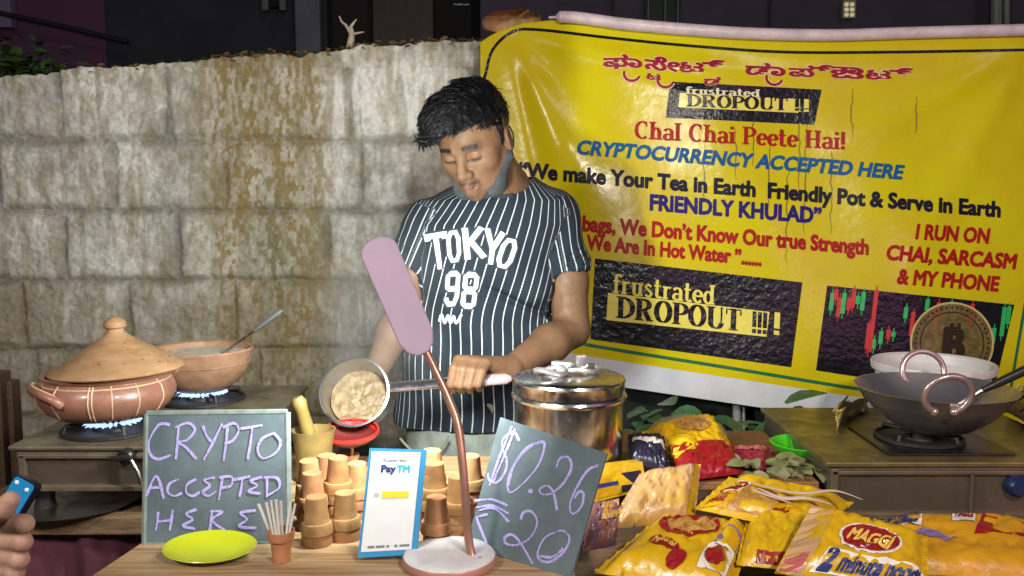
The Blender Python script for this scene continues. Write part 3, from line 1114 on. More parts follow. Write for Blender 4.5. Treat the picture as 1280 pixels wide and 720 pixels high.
# left stand under the stove, with its maroon cloth
ls = empty('stove_stand', (-.70, 1.75, 0), 'low wooden stand draped in dark maroon cloth under the left stove', 'stand')
b = MB(); b.box((-.70, 1.80, .803), (.56, .62, .034), bev=.004); b.build('board', mat('worn_board', (.22, .13, .065), .7, var=.5, scale=14, stretch=(2, 12, 12), bump=.3), ls, smooth=False)
b = MB()
b.grid(lambda u, v: Vector((-.965 + .53 * u, 1.515 + .012 * math.sin(u * 26) * (1 - v * .3) + .004 * math.sin(u * 61), .784 * v)), 90, 12)
b.build('cloth', mat('maroon_cloth', (.10, .022, .04), .95, var=.35, scale=30, bump=.4, bscale=300), ls, angle=None)
legs(ls, (-.94, -.46), (1.56, 2.06), .785, m_wood_d)
# right counter and the raised shelf at its back
rc = empty('counter', (.62, 1.55, 0), 'dark wooden counter under the noodle packets and the right stove', 'counter')
b = MB(); b.box((.63, 1.62, ZC - .015), (1.08, 1.06, .03), bev=.003); b.build('countertop', mat('counter_wood', (.13, .07, .035), .6, var=.5, scale=10, stretch=(2, 12, 12)), rc, smooth=False)
b = MB(); b.box((.63, 1.12, .38), (1.06, .02, .74)); b.build('front_panel', m_wood_d, rc, smooth=False)
legs(rc, (.12, 1.13), (1.17, 2.1), ZC - .03, m_wood_d)
shf = empty('shelf_box', (.36, 1.73, ZC), 'brown plank shelf box between the steel pot and the right stove', 'shelf')
b = MB(); b.box((.345, 1.74, .851), (.43, .36, .016), bev=.002); b.build('plank', mat('plank_orange', (.26, .12, .045), .55, var=.4, scale=14, stretch=(3, 20, 20), bump=.2), shf, smooth=False)
b = MB(); b.box((.345, 1.57, .814), (.42, .014, .056)); b.build('riser', m_wood_d, shf, smooth=False)
b = MB(); b.box((.345, 1.90, .814), (.42, .014, .056)); b.build('riser', m_wood_d, shf, smooth=False)
# black sheet put in as darkness, and leafy plants, under the banner
b = MB()
b.grid(lambda u, v: Vector((.12 + 1.2 * u, 2.568 + .010 * math.sin(u * 21) + .004 * math.sin(u * 50 + v * 3), .02 + 1.05 * v)), 80, 14)
b.build('dark_backdrop', mat('black_sheet', (.012, .014, .012), .5, var=.4, bump=.3), loc=(.7, 2.568, .02), label='black sheet added for the dark gap below the banner behind the plants', cat='dark_backdrop', angle=None)
m_leaf = mat('broad_leaf', (.028, .09, .03), .38, var=.5, scale=30, base2=(.07, .16, .07), bump=.3, bscale=90)
plant('leafy_plant', tuple(P(838, 590, 2.22)), (.11, .06, .165), 84, .085, m_leaf, 'broad leaved green plant beside the steel pot, under the banner hem', 'plant', stems=7, wide=1.35)
plant('leafy_plant', tuple(P(988, 605, 2.18)), (.09, .06, .155), 84, .085, m_leaf, 'broad leaved green plant behind the green bowl, under the banner hem', 'plant', stems=7, wide=1.35)
b = MB(); b.tube([P(921, 640, 2.49), P(921, 478, 2.49)], .012, 14); b.tube([P(929, 640, 2.50), P(929, 478, 2.50)], .006, 10)
b.build('pipe', mat('pipe_pale', (.34, .35, .32), .45, var=.3, scale=20), loc=P(921, 640, 2.49), label='pale upright pipe between the two leafy plants', cat='pipe')
b = MB(); b.box(P(-6, 555, 2.1), (.07, .05, .36), bev=.004); b.box(P(12, 560, 2.12), (.05, .04, .34), bev=.004)
b.build('wooden_post', m_wood_d, loc=P(0, 600, 2.1), label='dark wooden post behind the left stove at the picture edge', cat='post', smooth=False)
# ================================================================== people
m_skin = mat('skin', (0.3, 0.17, 0.09), 0.56, attr='Col', var=0.30, scale=55, bump=0.35, bscale=330, bdist=0.0014, contrast=(0.3, 0.7), rvar=.10, spec=.28)
SK = np.array([0.172, 0.092, 0.048])

TY = 2.03
torso_rows = [(222, 632, 36, .055), (234, 627, 56, .066), (250, 619, 84, .085), (280, 611, 97, .105), (340, 605, 95, .118), (400, 598, 94, .112), (480, 593, 95, .108), (520, 590, 96, .110), (575, 590, 96, .112), (640, 590, 90, .105)]
tz = np.array([P(600, r[0], TY).z for r in torso_rows])[::-1]
tcx = np.array([P(r[1], r[0], TY).x for r in torso_rows])[::-1]
thw = np.array([r[2] * MPP(TY) for r in torso_rows])[::-1]
thd = np.array([r[3] for r in torso_rows])[::-1]
tcy = np.full(len(tz), TY)


def torso(shrink):
    def fn(X, Y, Z):
        cx, hw, hd = np.interp(Z, tz, tcx), np.interp(Z, tz, thw) - shrink, np.interp(Z, tz, thd) - shrink
        lean = TY - 0.10 * np.clip((Z - 1.25), -0.1, 0.2)
        dx, dy = np.abs(X - cx) / hw, np.abs(Y - lean) / hd
        d = ((dx ** 2.4 + dy ** 2.4) ** (1 / 2.4) - 1) * np.minimum(hw, hd)
        return np.maximum(d, np.maximum(Z - tz[-1], tz[0] - Z))
    return fn


HC = np.array(P(594, 176, 1.895))
HR = np.array((Matrix.Rotation(R(-25), 3, 'Z') @ Matrix.Rotation(R(-5), 3, 'Y') @ Matrix.Rotation(R(29), 3, 'X')))
HS = .93
H = lambda x, y, z: HC + HR @ np.array([x, y, z]) * HS

LO, HI = np.array([-0.42, 1.62, 0.72]), np.array([0.24, 2.24, 1.70])
B = Field(LO, HI, 0.0026)
B.put(torso(0.036), (LO + 0.02), (HI - 0.05), 0.01)
A = lambda px, py, Y: np.array(P(px, py, Y))
neck0 = A(629, 238, 2.0)
B.cap(neck0, H(0, .025, -.05), .060, .053, .03)
# head
B.ell(H(0, .016, .036), (.074, .092, .078), HR, .02)
B.ell(H(0, -.03, -.012), (.061, .058, .086), HR, .03)
B.ell(H(0, -.034, -.07), (.046, .050, .040), HR, .02)
B.cap(H(0, -.074, -.097), H(0, -.07, -.09), .0165, k=.02)
for s in (-1, 1):
    B.ell(H(s * .044, -.054, -.022), (.021, .022, .02), HR, .02)
    B.cap(H(s * .058, .0, -.045), H(s * .035, -.045, -.085), .018, .014, .02)
    B.ell(H(s * .076, .014, -.008), (.008, .018, .031), HR @ np.array(Matrix.Rotation(R(s * 18), 3, 'Z')), .006)
B.cap(H(-.036, -.080, .020), H(-.012, -.0865, .017), .011, .010, .012)
B.cap(H(.036, -.080, .020), H(.012, -.0865, .017), .011, .010, .012)
for s in (-1, 1):
    B.ell(H(s * .031, -.094, -.001), (.018, .014, .0115), HR, .010, 'sub')
    B.ell(H(s * .031, -.0745, -.001), (.0155, .0130, .0115), HR, .003)
    B.ell(H(s * .0805, .010, -.008), (.004, .009, .018), HR, .004, 'sub')
B.cap(H(0, -.085, .012), H(0, -.108, -.034), .0075, .0115, .010)
for s in (-1, 1):
    B.ell(H(s * .0125, -.098, -.038), (.0085, .010, .008), HR, .006)
    B.ell(H(s * .007, -.106, -.0475), (.0035, .004, .003), HR, .002, 'sub')
B.cap(H(0, -.089, -.060), H(0, -.088, -.08), .018, .016, .012)
B.cap(H(-.020, -.090, -.0665), H(0, -.1035, -.0630), .0036, .0052, .006)
B.cap(H(.020, -.090, -.0665), H(0, -.1035, -.0630), .0036, .0052, .006)
B.cap(H(-.017, -.091, -.0735), H(0, -.1025, -.0745), .0036, .0056, .006)
B.cap(H(.017, -.091, -.0735), H(0, -.1025, -.0745), .0036, .0056, .006)
B.cap(H(-.019, -.098, -.0690), H(.019, -.098, -.0690), .0022, k=.003, op='sub')
# left arm (picture right): shoulder, elbow, wrist
shL, elL, wrL = A(694, 272, 2.035), A(715, 412, 1.99), A(637, 461, 1.815)
B.cap(A(648, 258, 2.03), shL, .045, .05, .03)
B.cap(shL, A(709, 350, 2.01), .050, .046, .02)
B.cap(A(709, 350, 2.01), elL, .046, .040, .02)
B.cap(elL, elL * .62 + wrL * .38, .040, .041, .012)
B.cap(elL * .62 + wrL * .38, wrL, .041, .0255, .02)
# left hand round the saucepan handle
for i in range(4):
    mcp, pip = A(573 + 11.8 * i, 450.5 + 1.6 * i, 1.748), A(567.5 + 11.6 * i, 461 + 1.4 * i, 1.719)
    dip, tip = A(564 + 11.2 * i, 480 + .7 * i - (2 if i == 3 else 0), 1.715), A(566 + 11 * i, 488 - (2 if i == 3 else 0), 1.733)
    r = (.0098, .0102, .0098, .0088)[i]
    B.cap(wrL, mcp, .0225, r * 1.15, .010)
    B.cap(mcp, pip, r * 1.08, r, .004)
    B.cap(pip, dip, r, r * .93, .003)
    B.cap(dip, tip, r * .93, r * .82, .003)
B.cap(wrL, A(622, 470, 1.785), .022, .017, .01)
B.cap(A(622, 470, 1.785), A(596, 479, 1.757), .0155, .012, .006)
B.cap(A(596, 479, 1.757), A(570, 478, 1.748), .012, .0095, .004)
# right arm (picture left), hand on the strainer handle behind the pan
shR, elR, wrR = A(533, 282, 2.01), A(505, 388, 1.985), A(468, 468, 1.86)
B.cap(A(580, 262, 2.03), shR, .045, .047, .03)
B.cap(shR, elR, .047, .039, .02)
B.cap(elR, elR * .65 + wrR * .35, .039, .038, .012)
B.cap(elR * .65 + wrR * .35, wrR, .038, .025, .02)
for i in range(4):
    mcp, pip = A(451 + 5 * i, 486 + 6 * i, 1.81), A(440 + 5 * i, 494 + 6 * i, 1.79)
    dip, tip = A(436 + 4 * i, 504 + 5 * i, 1.80), A(441 + 4 * i, 508 + 5 * i, 1.815)
    B.cap(wrR, mcp, .022, .011, .010)
    B.cap(mcp, pip, .0105, .0095, .003)
    B.cap(pip, dip, .0095, .009, .003)
    B.cap(dip, tip, .009, .008, .003)
B.cap(wrR, A(462, 498, 1.80), .017, .012, .008)
B.cap(A(462, 498, 1.80), A(449, 510, 1.795), .0115, .009, .004)
Vb, Fb = B.mesh()
Vb = relax(Vb, Fb, 2, 0.4)
# colours that belong to the skin: lips, brows, lashes, stubble, hair line
L_ = ((Vb - HC) @ HR) / HS
Cb = np.tile(SK, (len(Vb), 1))


def paint(w, col):
    global Cb
    w = np.clip(w, 0, 1)[:, None]
    Cb = Cb * (1 - w) + np.array(col) * w


face = (L_[:, 1] < -.03) & (np.abs(L_[:, 0]) < .08) & (np.abs(L_[:, 2]) < .13)
ax = np.abs(L_[:, 0])
gz = lambda v, c, s: np.exp(-((v - c) / s) ** 2)
paint(face * 0.35 * gz(L_[:, 2], -.075, .03), (.20, .105, .06))
br = sstep(.050, .044, ax) * sstep(.010, .016, ax) * gz(L_[:, 2], .0185 + .25 * (.036 - np.abs(ax - .03)) * .12 + .004 - 3.0 * (ax - .03) ** 2, .0050)
paint(face * np.clip(br * 1.6, 0, 1), (.012, .009, .008))
lash = sstep(.019, .015, np.abs(ax - .031)) * gz(L_[:, 2], -.0100 + 9 * (ax - .031) ** 2, .0034)
paint(face * lash * .95, (.02, .014, .012))
paint(face * 0.35 * gz(ax, .031, .02) * gz(L_[:, 2], .004, .010), (.20, .105, .06))
lip = sstep(.0245, .019, ax) * sstep(.0125, .0095, np.abs(L_[:, 2] + .069)) * (L_[:, 1] < -.085)
paint(face * lip * .6, (.17, .070, .055))
paint(face * gz(L_[:, 2], -.0705 + 2 * ax ** 2 + .0015, .0016) * sstep(.021, .017, ax) * .8, (.07, .03, .028))
mo = sstep(.030, .020, ax) * gz(L_[:, 2], -.0545 - .25 * ax, .0050) * (L_[:, 1] < -.075)
paint(face * mo * .85, (.03, .02, .016))
paint(face * gz(ax, 0, .012) * gz(L_[:, 2], -.092, .007) * .5, (.05, .032, .025))
paint(sstep(.0, .02, L_[:, 1]) * sstep(.01, .03, L_[:, 2]) * (L_[:, 2] < .14) * (Vb[:, 2] > 1.45), (.02, .016, .014))
nails = np.zeros(len(Vb))
person = raw_obj('person', Vb, Fb, m_skin, loc=(P(590, 540, TY).x, TY, 0), color=Cb,
                 label='young man in navy pinstripe t-shirt looking down, pouring tea from a saucepan', cat='person')

# ---- t-shirt
S = Field(np.array([-0.32, 1.80, 0.85]), np.array([0.26, 2.26, 1.62]), 0.0034)
S.put(torso(-0.002), S.lo + .02, np.array([.24, 2.24, 1.60]), 0.01)
S.cap(A(646, 254, 2.03), A(691, 268, 2.035), .050, .055, .03)
S.cap(A(691, 268, 2.035), A(706, 343, 2.012), .056, .056, .02, flat=True)
S.cap(A(579, 259, 2.03), A(535, 279, 2.01), .048, .050, .03)
S.cap(A(535, 279, 2.01), A(511, 335, 1.995), .050, .051, .02, flat=True)


def half(pt, nrm):
    pt, nrm = np.array(pt, float), np.array(Vector(nrm).normalized())
    return lambda X, Y, Z: -((X - pt[0]) * nrm[0] + (Y - pt[1]) * nrm[1] + (Z - pt[2]) * nrm[2])


# hollow sleeve ends, cuffs cut square to the arm, hem, neck hole
for (a, b_, c_, r0) in ((A(706, 343, 2.012), A(691, 268, 2.035), A(714, 410, 1.99), .0525), (A(511, 335, 1.995), A(535, 279, 2.01), A(503, 395, 1.985), .047)):
    d = (a - b_) / np.linalg.norm(a - b_)
    S.cap(a - d * .035, a + d * .06, r0, r0, .002, 'sub')
hemz = P(590, 543, TY).z


def hemf(X, Y, Z):
    return Z - (hemz + 0.010 * np.sin(X * 22 + 1) + 0.006 * np.sin(X * 51))


S.put(hemf, S.lo - .1, np.array([.3, 2.3, hemz + .03]), .003, 'sub', 0)
S.cap(A(624, 228, 1.99), A(636, 182, 1.955), .060, .074, .006, 'sub')
Vs, Fs = S.mesh()
Vs = relax(Vs, Fs, 2, 0.5)
# drape: folds running from the raised shoulder and gathering at the waist
Ns = np.zeros_like(Vs)
fn_ = np.cross(Vs[Fs[:, 2]] - Vs[Fs[:, 0]], Vs[Fs[:, 3]] - Vs[Fs[:, 1]])
for k_ in range(4):
    np.add.at(Ns, Fs[:, k_], fn_)
Ns /= np.linalg.norm(Ns, axis=1)[:, None] + 1e-9
x_, z_ = Vs[:, 0], Vs[:, 2]
f1 = np.sin((x_ * 0.75 + z_ * 0.55) * 46 + 3.5 * fbm(x_ * 5, z_ * 5, 3)) * sstep(1.34, 1.12, z_) * 0.0085
f2 = np.sin((x_ * 0.5 - z_ * 0.9) * 55 + 4 * fbm(x_ * 4 + 3, z_ * 6, 8)) * gz(z_, 1.14, .12) * sstep(-.04, .06, x_) * .009
f3 = (fbm(x_ * 11 + Vs[:, 1] * 7, z_ * 8, 17) - .5) * .016
f4 = -0.016 * np.exp(-(((x_ - .02) * .45 + (z_ - 1.14)) / .008) ** 2) * sstep(-.08, .0, x_)
Vs = Vs + Ns * (f1 + f2 + f3 + f4)[:, None]
cxz = np.interp(Vs[:, 2], tz, tcx)
hwz = np.interp(Vs[:, 2], tz, thw)
ru = (Vs[:, 0] - cxz) / (hwz + .006)
us = np.where(np.abs(ru) < 0.97, np.arcsin(np.clip(ru, -.97, .97)), np.sign(ru) * (1.326 + (np.abs(ru) - .97) * 2)) * 0.155 - 0.16 * (Vs[:, 2] - 1.2) * sstep(.95, 1.15, Vs[:, 2])
us = us + 0.0035 * np.sin(Vs[:, 2] * 34) * sstep(1.2, 1.05, Vs[:, 2])
for (a, b_) in ((A(691, 268, 2.035), A(706, 343, 2.012)), (A(535, 279, 2.01), A(511, 335, 1.995))):
    d = (b_ - a) / np.linalg.norm(b_ - a)
    rel = Vs - a
    t_ = rel @ d
    rad = rel - t_[:, None] * d
    dist = np.linalg.norm(rad, axis=1)
    e1 = np.cross(d, [0, 1, 0]); e1 /= np.linalg.norm(e1)
    e2 = np.cross(d, e1)
    an = np.arctan2(rad @ e1, -(rad @ e2))
    sg = 1 if a[0] > np.interp(a[2], tz, tcx) else -1
    m = (t_ > -.03) & (dist < .066) & (sg * (Vs[:, 0] - np.array(a)[0]) > -.028 - .25 * t_)
    us = np.where(m, an * 0.054, us)
hemc = Vs[:, 2]
ms = bpy.data.materials.new('pinstripe_jersey')
ms.use_nodes = True
nt = ms.node_tree
bs = nt.nodes['Principled BSDF']
bs.inputs['Roughness'].default_value = 0.85
bs.inputs['Specular IOR Level'].default_value = 0.2
at = nt.nodes.new('ShaderNodeAttribute'); at.attribute_name = 'stripe'
md = nt.nodes.new('ShaderNodeMath'); md.operation = 'DIVIDE'; md.inputs[1].default_value = 0.0205
fr = nt.nodes.new('ShaderNodeMath'); fr.operation = 'FRACT'
lt_ = nt.nodes.new('ShaderNodeMath'); lt_.operation = 'LESS_THAN'; lt_.inputs[1].default_value = 0.118
mx = nt.nodes.new('ShaderNodeMix'); mx.data_type = 'RGBA'
mx.inputs[6].default_value = (0.013, 0.020, 0.028, 1); mx.inputs[7].default_value = (0.40, 0.42, 0.42, 1)
ns_ = nt.nodes.new('ShaderNodeTexNoise'); ns_.inputs['Scale'].default_value = 900
tcs = nt.nodes.new('ShaderNodeTexCoord')
bps = nt.nodes.new('ShaderNodeBump'); bps.inputs['Strength'].default_value = 0.25; bps.inputs['Distance'].default_value = 0.001
nt.links.new(tcs.outputs['Object'], ns_.inputs['Vector'])
nt.links.new(ns_.outputs['Fac'], bps.inputs['Height']); nt.links.new(bps.outputs['Normal'], bs.inputs['Normal'])
nt.links.new(at.outputs['Fac'], md.inputs[0]); nt.links.new(md.outputs[0], fr.inputs[0]); nt.links.new(fr.outputs[0], lt_.inputs[0])
nt.links.new(lt_.outputs[0], mx.inputs[0]); nt.links.new(mx.outputs[2], bs.inputs['Base Color'])
shirt = raw_obj('shirt', Vs, Fs, ms, person, fattr={'stripe': us})
# ribbed collar
co = MB()
cc0, ax_ = Vector(A(624, 230, 1.99)), Vector(A(636, 182, 1.955) - A(624, 228, 1.99)).normalized()
bvh_s = BVHTree.FromPolygons([tuple(v) for v in Vs], [tuple(f) for f in Fs])
ring = []
for i in range(41):
    a = 6.2832 * i / 40
    e1 = ax_.orthogonal().normalized(); e2 = ax_.cross(e1)
    p = cc0 + (e1 * math.cos(a) + e2 * math.sin(a)) * .0630
    hit = bvh_s.find_nearest(p)
    ring.append(hit[0] if hit[0] is not None and (hit[0] - p).length < .05 else p)
co.tube(ring, .0055, 8, cap=False)
co.build('collar', mat('collar_rib', (0.016, 0.022, 0.032), 0.9), shirt)
# sleeve and chest lettering
prints = []


def onshirt(px, py, h):
    o_ = Vector((0, 0, CAM_Z)); d = ray(px, py).normalized()
    hit = bvh_s.ray_cast(o_, d)
    p = hit[0] if hit[0] is not None else P(px, py, 1.9)
    return p - d * h


def subdiv2d(VF, mx_):
    """cut long edges so the print follows the cloth"""
    V_, F_ = VF
    bm = bmesh.new()
    vv = [bm.verts.new(v) for v in V_]
    for f in F_:
        try:
            bm.faces.new([vv[i] for i in f])
        except ValueError:
            pass
    for _ in range(4):
        es = [e for e in bm.edges if (Vector(e.verts[0].co.to_2d()) - Vector(e.verts[1].co.to_2d())).length > mx_]
        if not es:
            break
        bmesh.ops.subdivide_edges(bm, edges=es, cuts=1)
    bmesh.ops.triangulate(bm, faces=bm.faces)
    bm.verts.index_update()
    r = [list(v.co) for v in bm.verts], [tuple(v.index for v in f.verts) for f in bm.faces]
    bm.free()
    return r


def px_letter(s, quad, bo, sc_=1.0):
    """quad: tl, tr, br, bl picture points"""
    V_, F_ = fit(text2d(s, 0, bo), 1.0)
    out = []
    (a, b_, c_, d_) = quad
    for v in V_:
        u_, w_ = v[0], 1 - v[1]
        out.append([(a[0] * (1 - u_) + b_[0] * u_) * (1 - w_) + (d_[0] * (1 - u_) + c_[0] * u_) * w_,
                    (a[1] * (1 - u_) + b_[1] * u_) * (1 - w_) + (d_[1] * (1 - u_) + c_[1] * u_) * w_, v[2]])
    return out, F_


def block2d(ch):
    a_, w_ = .52, .155
    h_ = w_ / 2
    O = [(h_, .28), (h_, .72), (.17, 1 - h_), (a_ - .17, 1 - h_), (a_ - h_, .72), (a_ - h_, .28), (a_ - .17, h_), (.17, h_), (h_, .28), (h_, .36)]
    small = lambda y0, y1: [(h_, y0 + .14), (h_, y1 - .14), (.17, y1 - h_), (a_ - .17, y1 - h_), (a_ - h_, y1 - .14), (a_ - h_, y0 + .14), (a_ - .17, y0 + h_), (.17, y0 + h_), (h_, y0 + .14), (h_, y0 + .2)]
    S_ = {'T': [[(0, 1 - h_), (a_, 1 - h_)], [(a_ / 2, 1 - h_), (a_ / 2, 0)], [(.02, 1), (.02, .8)], [(a_ - .02, 1), (a_ - .02, .8)]], 'O': [O],
          'K': [[(h_, 0), (h_, 1)], [(h_, .42), (a_ - .02, 1)], [(.2, .56), (a_ - .01, 0)]], 'Y': [[(.04, 1), (a_ / 2, .45)], [(a_ - .04, 1), (a_ / 2, .45)], [(a_ / 2, .52), (a_ / 2, 0)]],
          '9': [small(.42, 1), [(a_ - h_, .6), (a_ - h_, .28), (a_ - .17, h_), (.17, h_), (h_, .2), (h_, .26)]], '8': [small(.45, 1), small(0, .55)]}[ch]
    return S_, a_


def px_block(ch, quad, grow):
    S_, a_ = block2d(ch)
    V_, F_ = join2d([stroke2d(p, .155 + grow, i) for i, p in enumerate(S_)])
    (a, b_, c_, d_) = quad
    out = []
    for v in V_:
        u_, w_ = v[0] / a_, 1 - v[1]
        out.append([(a[0] * (1 - u_) + b_[0] * u_) * (1 - w_) + (d_[0] * (1 - u_) + c_[0] * u_) * w_, (a[1] * (1 - u_) + b_[1] * u_) * (1 - w_) + (d_[1] * (1 - u_) + c_[1] * u_) * w_, v[2]])
    return out, F_


quads = [('T', ((532, 293), (556, 289), (559, 335), (541, 338))), ('O', ((557, 289), (575, 286), (577, 327), (560, 330))), ('K', ((577, 285), (603, 284), (606, 322), (581, 325))),
         ('Y', ((607, 285), (631, 291), (623, 332), (603, 329))), ('O', ((630, 296), (650, 300), (637, 338), (617, 333))), ('9', ((558, 339), (576, 338), (573, 383), (554, 384))), ('8', ((580, 339), (600, 341), (594, 387), (575, 385)))]
m_pw = mat('print_white', (0.50, 0.52, 0.52), 0.7)
m_pn = mat('print_navy', (0.012, 0.018, 0.028), 0.8)
for s, q_ in quads:
    for nm, bo, h, m_ in (('print_outline', 0.12, .0022, m_pn), ('print', 0.0, .0032, m_pw)):
        vf = subdiv2d(px_block(s, q_, bo), 6)
        mb = MB(); mb.add([onshirt(v[0], v[1], h + v[2] * 8e-5) for v in vf[0]], vf[1])
        mb.build(nm, m_, shirt, smooth=False, keepn=True)
sc_pts = cr([(549, 402), (552, 393), (556, 404), (560, 394), (563, 404), (567, 395), (570, 404), (577, 393)], 5)
vf = subdiv2d(stroke2d(sc_pts, 3.2), 5)
mb = MB(); mb.add([onshirt(v[0], v[1], .003) for v in vf[0]], vf[1]); mb.build('print', m_pw, shirt, smooth=False, keepn=True)

# ---- trousers and shoes
T = Field(np.array([-0.36, 1.84, 0.02]), np.array([0.22, 2.26, 1.10]), 0.006)
hipc = A(590, 560, TY)


def hips(X, Y, Z):
    zc = P(590, 560, TY).z
    d = (np.sqrt(((X - hipc[0]) / .155) ** 2 + ((Y - TY) / .092) ** 2) - 1) * .092
    return np.maximum(d, np.abs(Z - zc) - .13)


T.put(hips, hipc - .2, hipc + .2, .02)
for s in (-1, 1):
    hp = hipc + np.array([s * .085, 0, -.10])
    kn, ank = np.array([hp[0] + s * .015, TY - .02, .50]), np.array([hp[0] + s * .02, TY + .01, .10])
    T.cap(hp, kn, .088, .066, .03)
    T.cap(kn, ank, .066, .055, .02)
Vt, Ft = T.mesh()
Vt = relax(Vt, Ft, 2)
Vt = Vt + ((fbm(Vt[:, 0] * 14, Vt[:, 2] * 11 + Vt[:, 1] * 5, 5) - .5) * .022)[:, None] * np.array([.3, -1, .2])
tr = raw_obj('trousers', Vt, Ft, mat('faded_denim', (0.27, 0.29, 0.25), 0.9, var=0.35, scale=22, bump=.5, bscale=120), person)
pk = MB()
pk.tube(cr([P(500, 548, 1.915), P(520, 566, 1.908), P(548, 560, 1.902), P(560, 545, 1.90)], 5), .003, 6)
pk.build('pocket_seam', mat('seam_olive', (0.2, 0.2, 0.13), 0.9), tr)
for s in (-1, 1):
    sh = MB()
    c_ = Vector((hipc[0] + s * .105, TY - .05, .045))
    sh.sphere(c_, (.045, .125, .045), 20, 12); sh.box(c_ - Vector((0, 0, .03)), (.085, .24, .03), bev=.012)
    sh.build('shoe', mat('shoe_dark', (0.03, 0.03, 0.035), 0.6), person)

# ---- hair
HF = Field(HC - .19, HC + .19, 0.0028)
HF.ell(H(0, .020, .046), (.0745, .092, .0765), HR, .01)
HF.ell(H(-.010, -.028, .086), (.066, .072, .047), HR, .02)
HF.ell(H(-.040, -.066, .078), (.036, .036, .030), HR, .02)
HF.cap(H(-.03, -.094, .074), H(-.078, -.080, .050), .018, .009, .015)
HF.cap(H(-.060, -.072, .066), H(-.088, -.060, .036), .014, .007, .012)
HF.cap(H(.012, -.088, .080), H(-.04, -.100, .068), .016, .011, .015)
for s in (-1, 1):
    HF.cap(H(s * .072, -.014, .03), H(s * .0725, -.018, -.014), .009, .006, .008)
HF.ell(H(.004, -.112, .012), (.060, .056, .054), HR, .008, 'sub')
HF.ell(H(.042, -.090, .020), (.032, .062, .048), HR, .010, 'sub')
HF.ell(H(0, .06, -.085), (.2, .14, .045), HR, .01, 'sub')
for s in (-1, 1):
    HF.ell(H(s * .088, .016, -.012), (.022, .024, .036), HR, .004, 'sub')
    HF.ell(H(s * .09, -.055, -.05), (.04, .05, .055), HR, .01, 'sub')
Vh, Fh = HF.mesh()
Vh = relax(Vh, Fh, 2)
Nh = np.zeros_like(Vh)
fn_ = np.cross(Vh[Fh[:, 2]] - Vh[Fh[:, 0]], Vh[Fh[:, 3]] - Vh[Fh[:, 1]])
for k_ in range(4):
    np.add.at(Nh, Fh[:, k_], fn_)
Nh /= np.linalg.norm(Nh, axis=1)[:, None] + 1e-9
lh = ((Vh - HC) @ HR) / HS
topness = sstep(.02, .08, lh[:, 2])
rid = np.sin((lh[:, 0] * 1.0 + lh[:, 1] * .7) * 230 + 6 * fbm(lh[:, 0] * 16, lh[:, 1] * 16, 5)) * .0018 + (fbm(lh[:, 0] * 45, lh[:, 1] * 45 + lh[:, 2] * 30, 9) - .5) * .020
Vh = Vh + Nh * (rid * (.25 + .9 * topness))[:, None]
m_hair = mat('black_hair', (0.005, 0.0046, 0.005), 0.48, spec=.2, var=.5, scale=80, bump=.7, bscale=220, bdist=.003, stretch=(1, .4, 1))
hair = raw_obj('hair', Vh, Fh, m_hair, person)
st = MB()
cand = np.where(lh[:, 2] > .012)[0]
hr3 = Matrix(HR.tolist())
for i in rng.choice(cand, 6500):
    p, n = Vector(Vh[i]), Vector(Nh[i])
    l = lh[i]
    flow = hr3 @ Vector((-.75 + rng.normal(0, .35), -.75 + rng.normal(0, .35), .05 + rng.normal(0, .3) - .5 * max(0, -l[1] * 9)))
    if l[2] < .045 and abs(l[0]) > .05:
        flow = hr3 @ Vector((rng.normal(0, .2), .2, -1))
        Ls = rng.uniform(.006, .014)
    else:
        Ls = rng.uniform(.014, .032)
    flow = (flow - n * flow.dot(n)).normalized()
    lift = rng.uniform(.05, .38)
    cu = rng.normal(0, .25)
    sd = n.cross(flow)
    pts = [p - n * .002 + flow * Ls * t + n * (Ls * lift * t * (1.2 - t)) + sd * (cu * Ls * t * t) for t in (0, .3, .6, .85, 1)]
    st.tube(pts, [.0010, .0010, .0009, .0006, .0002], 3, cap=False)
m_strand = mat('hair_strand', (0.007, 0.0068, 0.0075), 0.38, spec=.3)
st.build('hair_strands', m_strand, hair, angle=None, kind='stuff')

# ---- mask pulled down under the chin
MF = Field(HC - .17, HC + .17, 0.0026)
MF.ell(H(0, -.034, -.072), (.053, .057, .047), HR, .02)
MF.cap(H(0, -.076, -.100), H(0, -.07, -.092), .0215, k=.02)
for s in (-1, 1):
    MF.cap(H(s * .062, -.002, -.045), H(s * .037, -.047, -.087), .0192, .0168, .02)
for s in (-1, 1):
    MF.ell(H(s * .042, -.040, -.094), (.020, .034, .024), HR, .012)
d1 = Vector(HR @ np.array([0, -1.15, 1.0])).normalized()
MF.put(half(H(0, -.088, -.108), d1), HC - .3, HC + .3, .002, 'sub', 0)
d2 = Vector(HR @ np.array([0, 1, .0])).normalized()
MF.put(half(H(0, .012, 0), d2), HC - .3, HC + .3, .002, 'sub', 0)
MF.ell(H(0, -.095, -.105), (.030, .042, .026), HR, .006, 'sub')
Vm, Fm = MF.mesh()
Vm = relax(Vm, Fm, 1)
Vm = Vm + ((fbm(Vm[:, 0] * 30, Vm[:, 2] * 30, 5) - .5) * .004)[:, None]
fm = raw_obj('face_mask', Vm, Fm, mat('mask_grey', (0.045, 0.052, 0.054), 0.95, var=.3, scale=60), person)
sp_ = MB()
for s in (-1, 1):
    sp_.tube(cr([H(s * .068, -.012, -.042), H(s * .079, .012, -.036), H(s * .082, .030, -.012), H(s * .079, .030, .012)], 4), .0022, 6)
sp_.build('strap', mat('strap_black', (0.012, 0.012, 0.014), 0.7), fm)

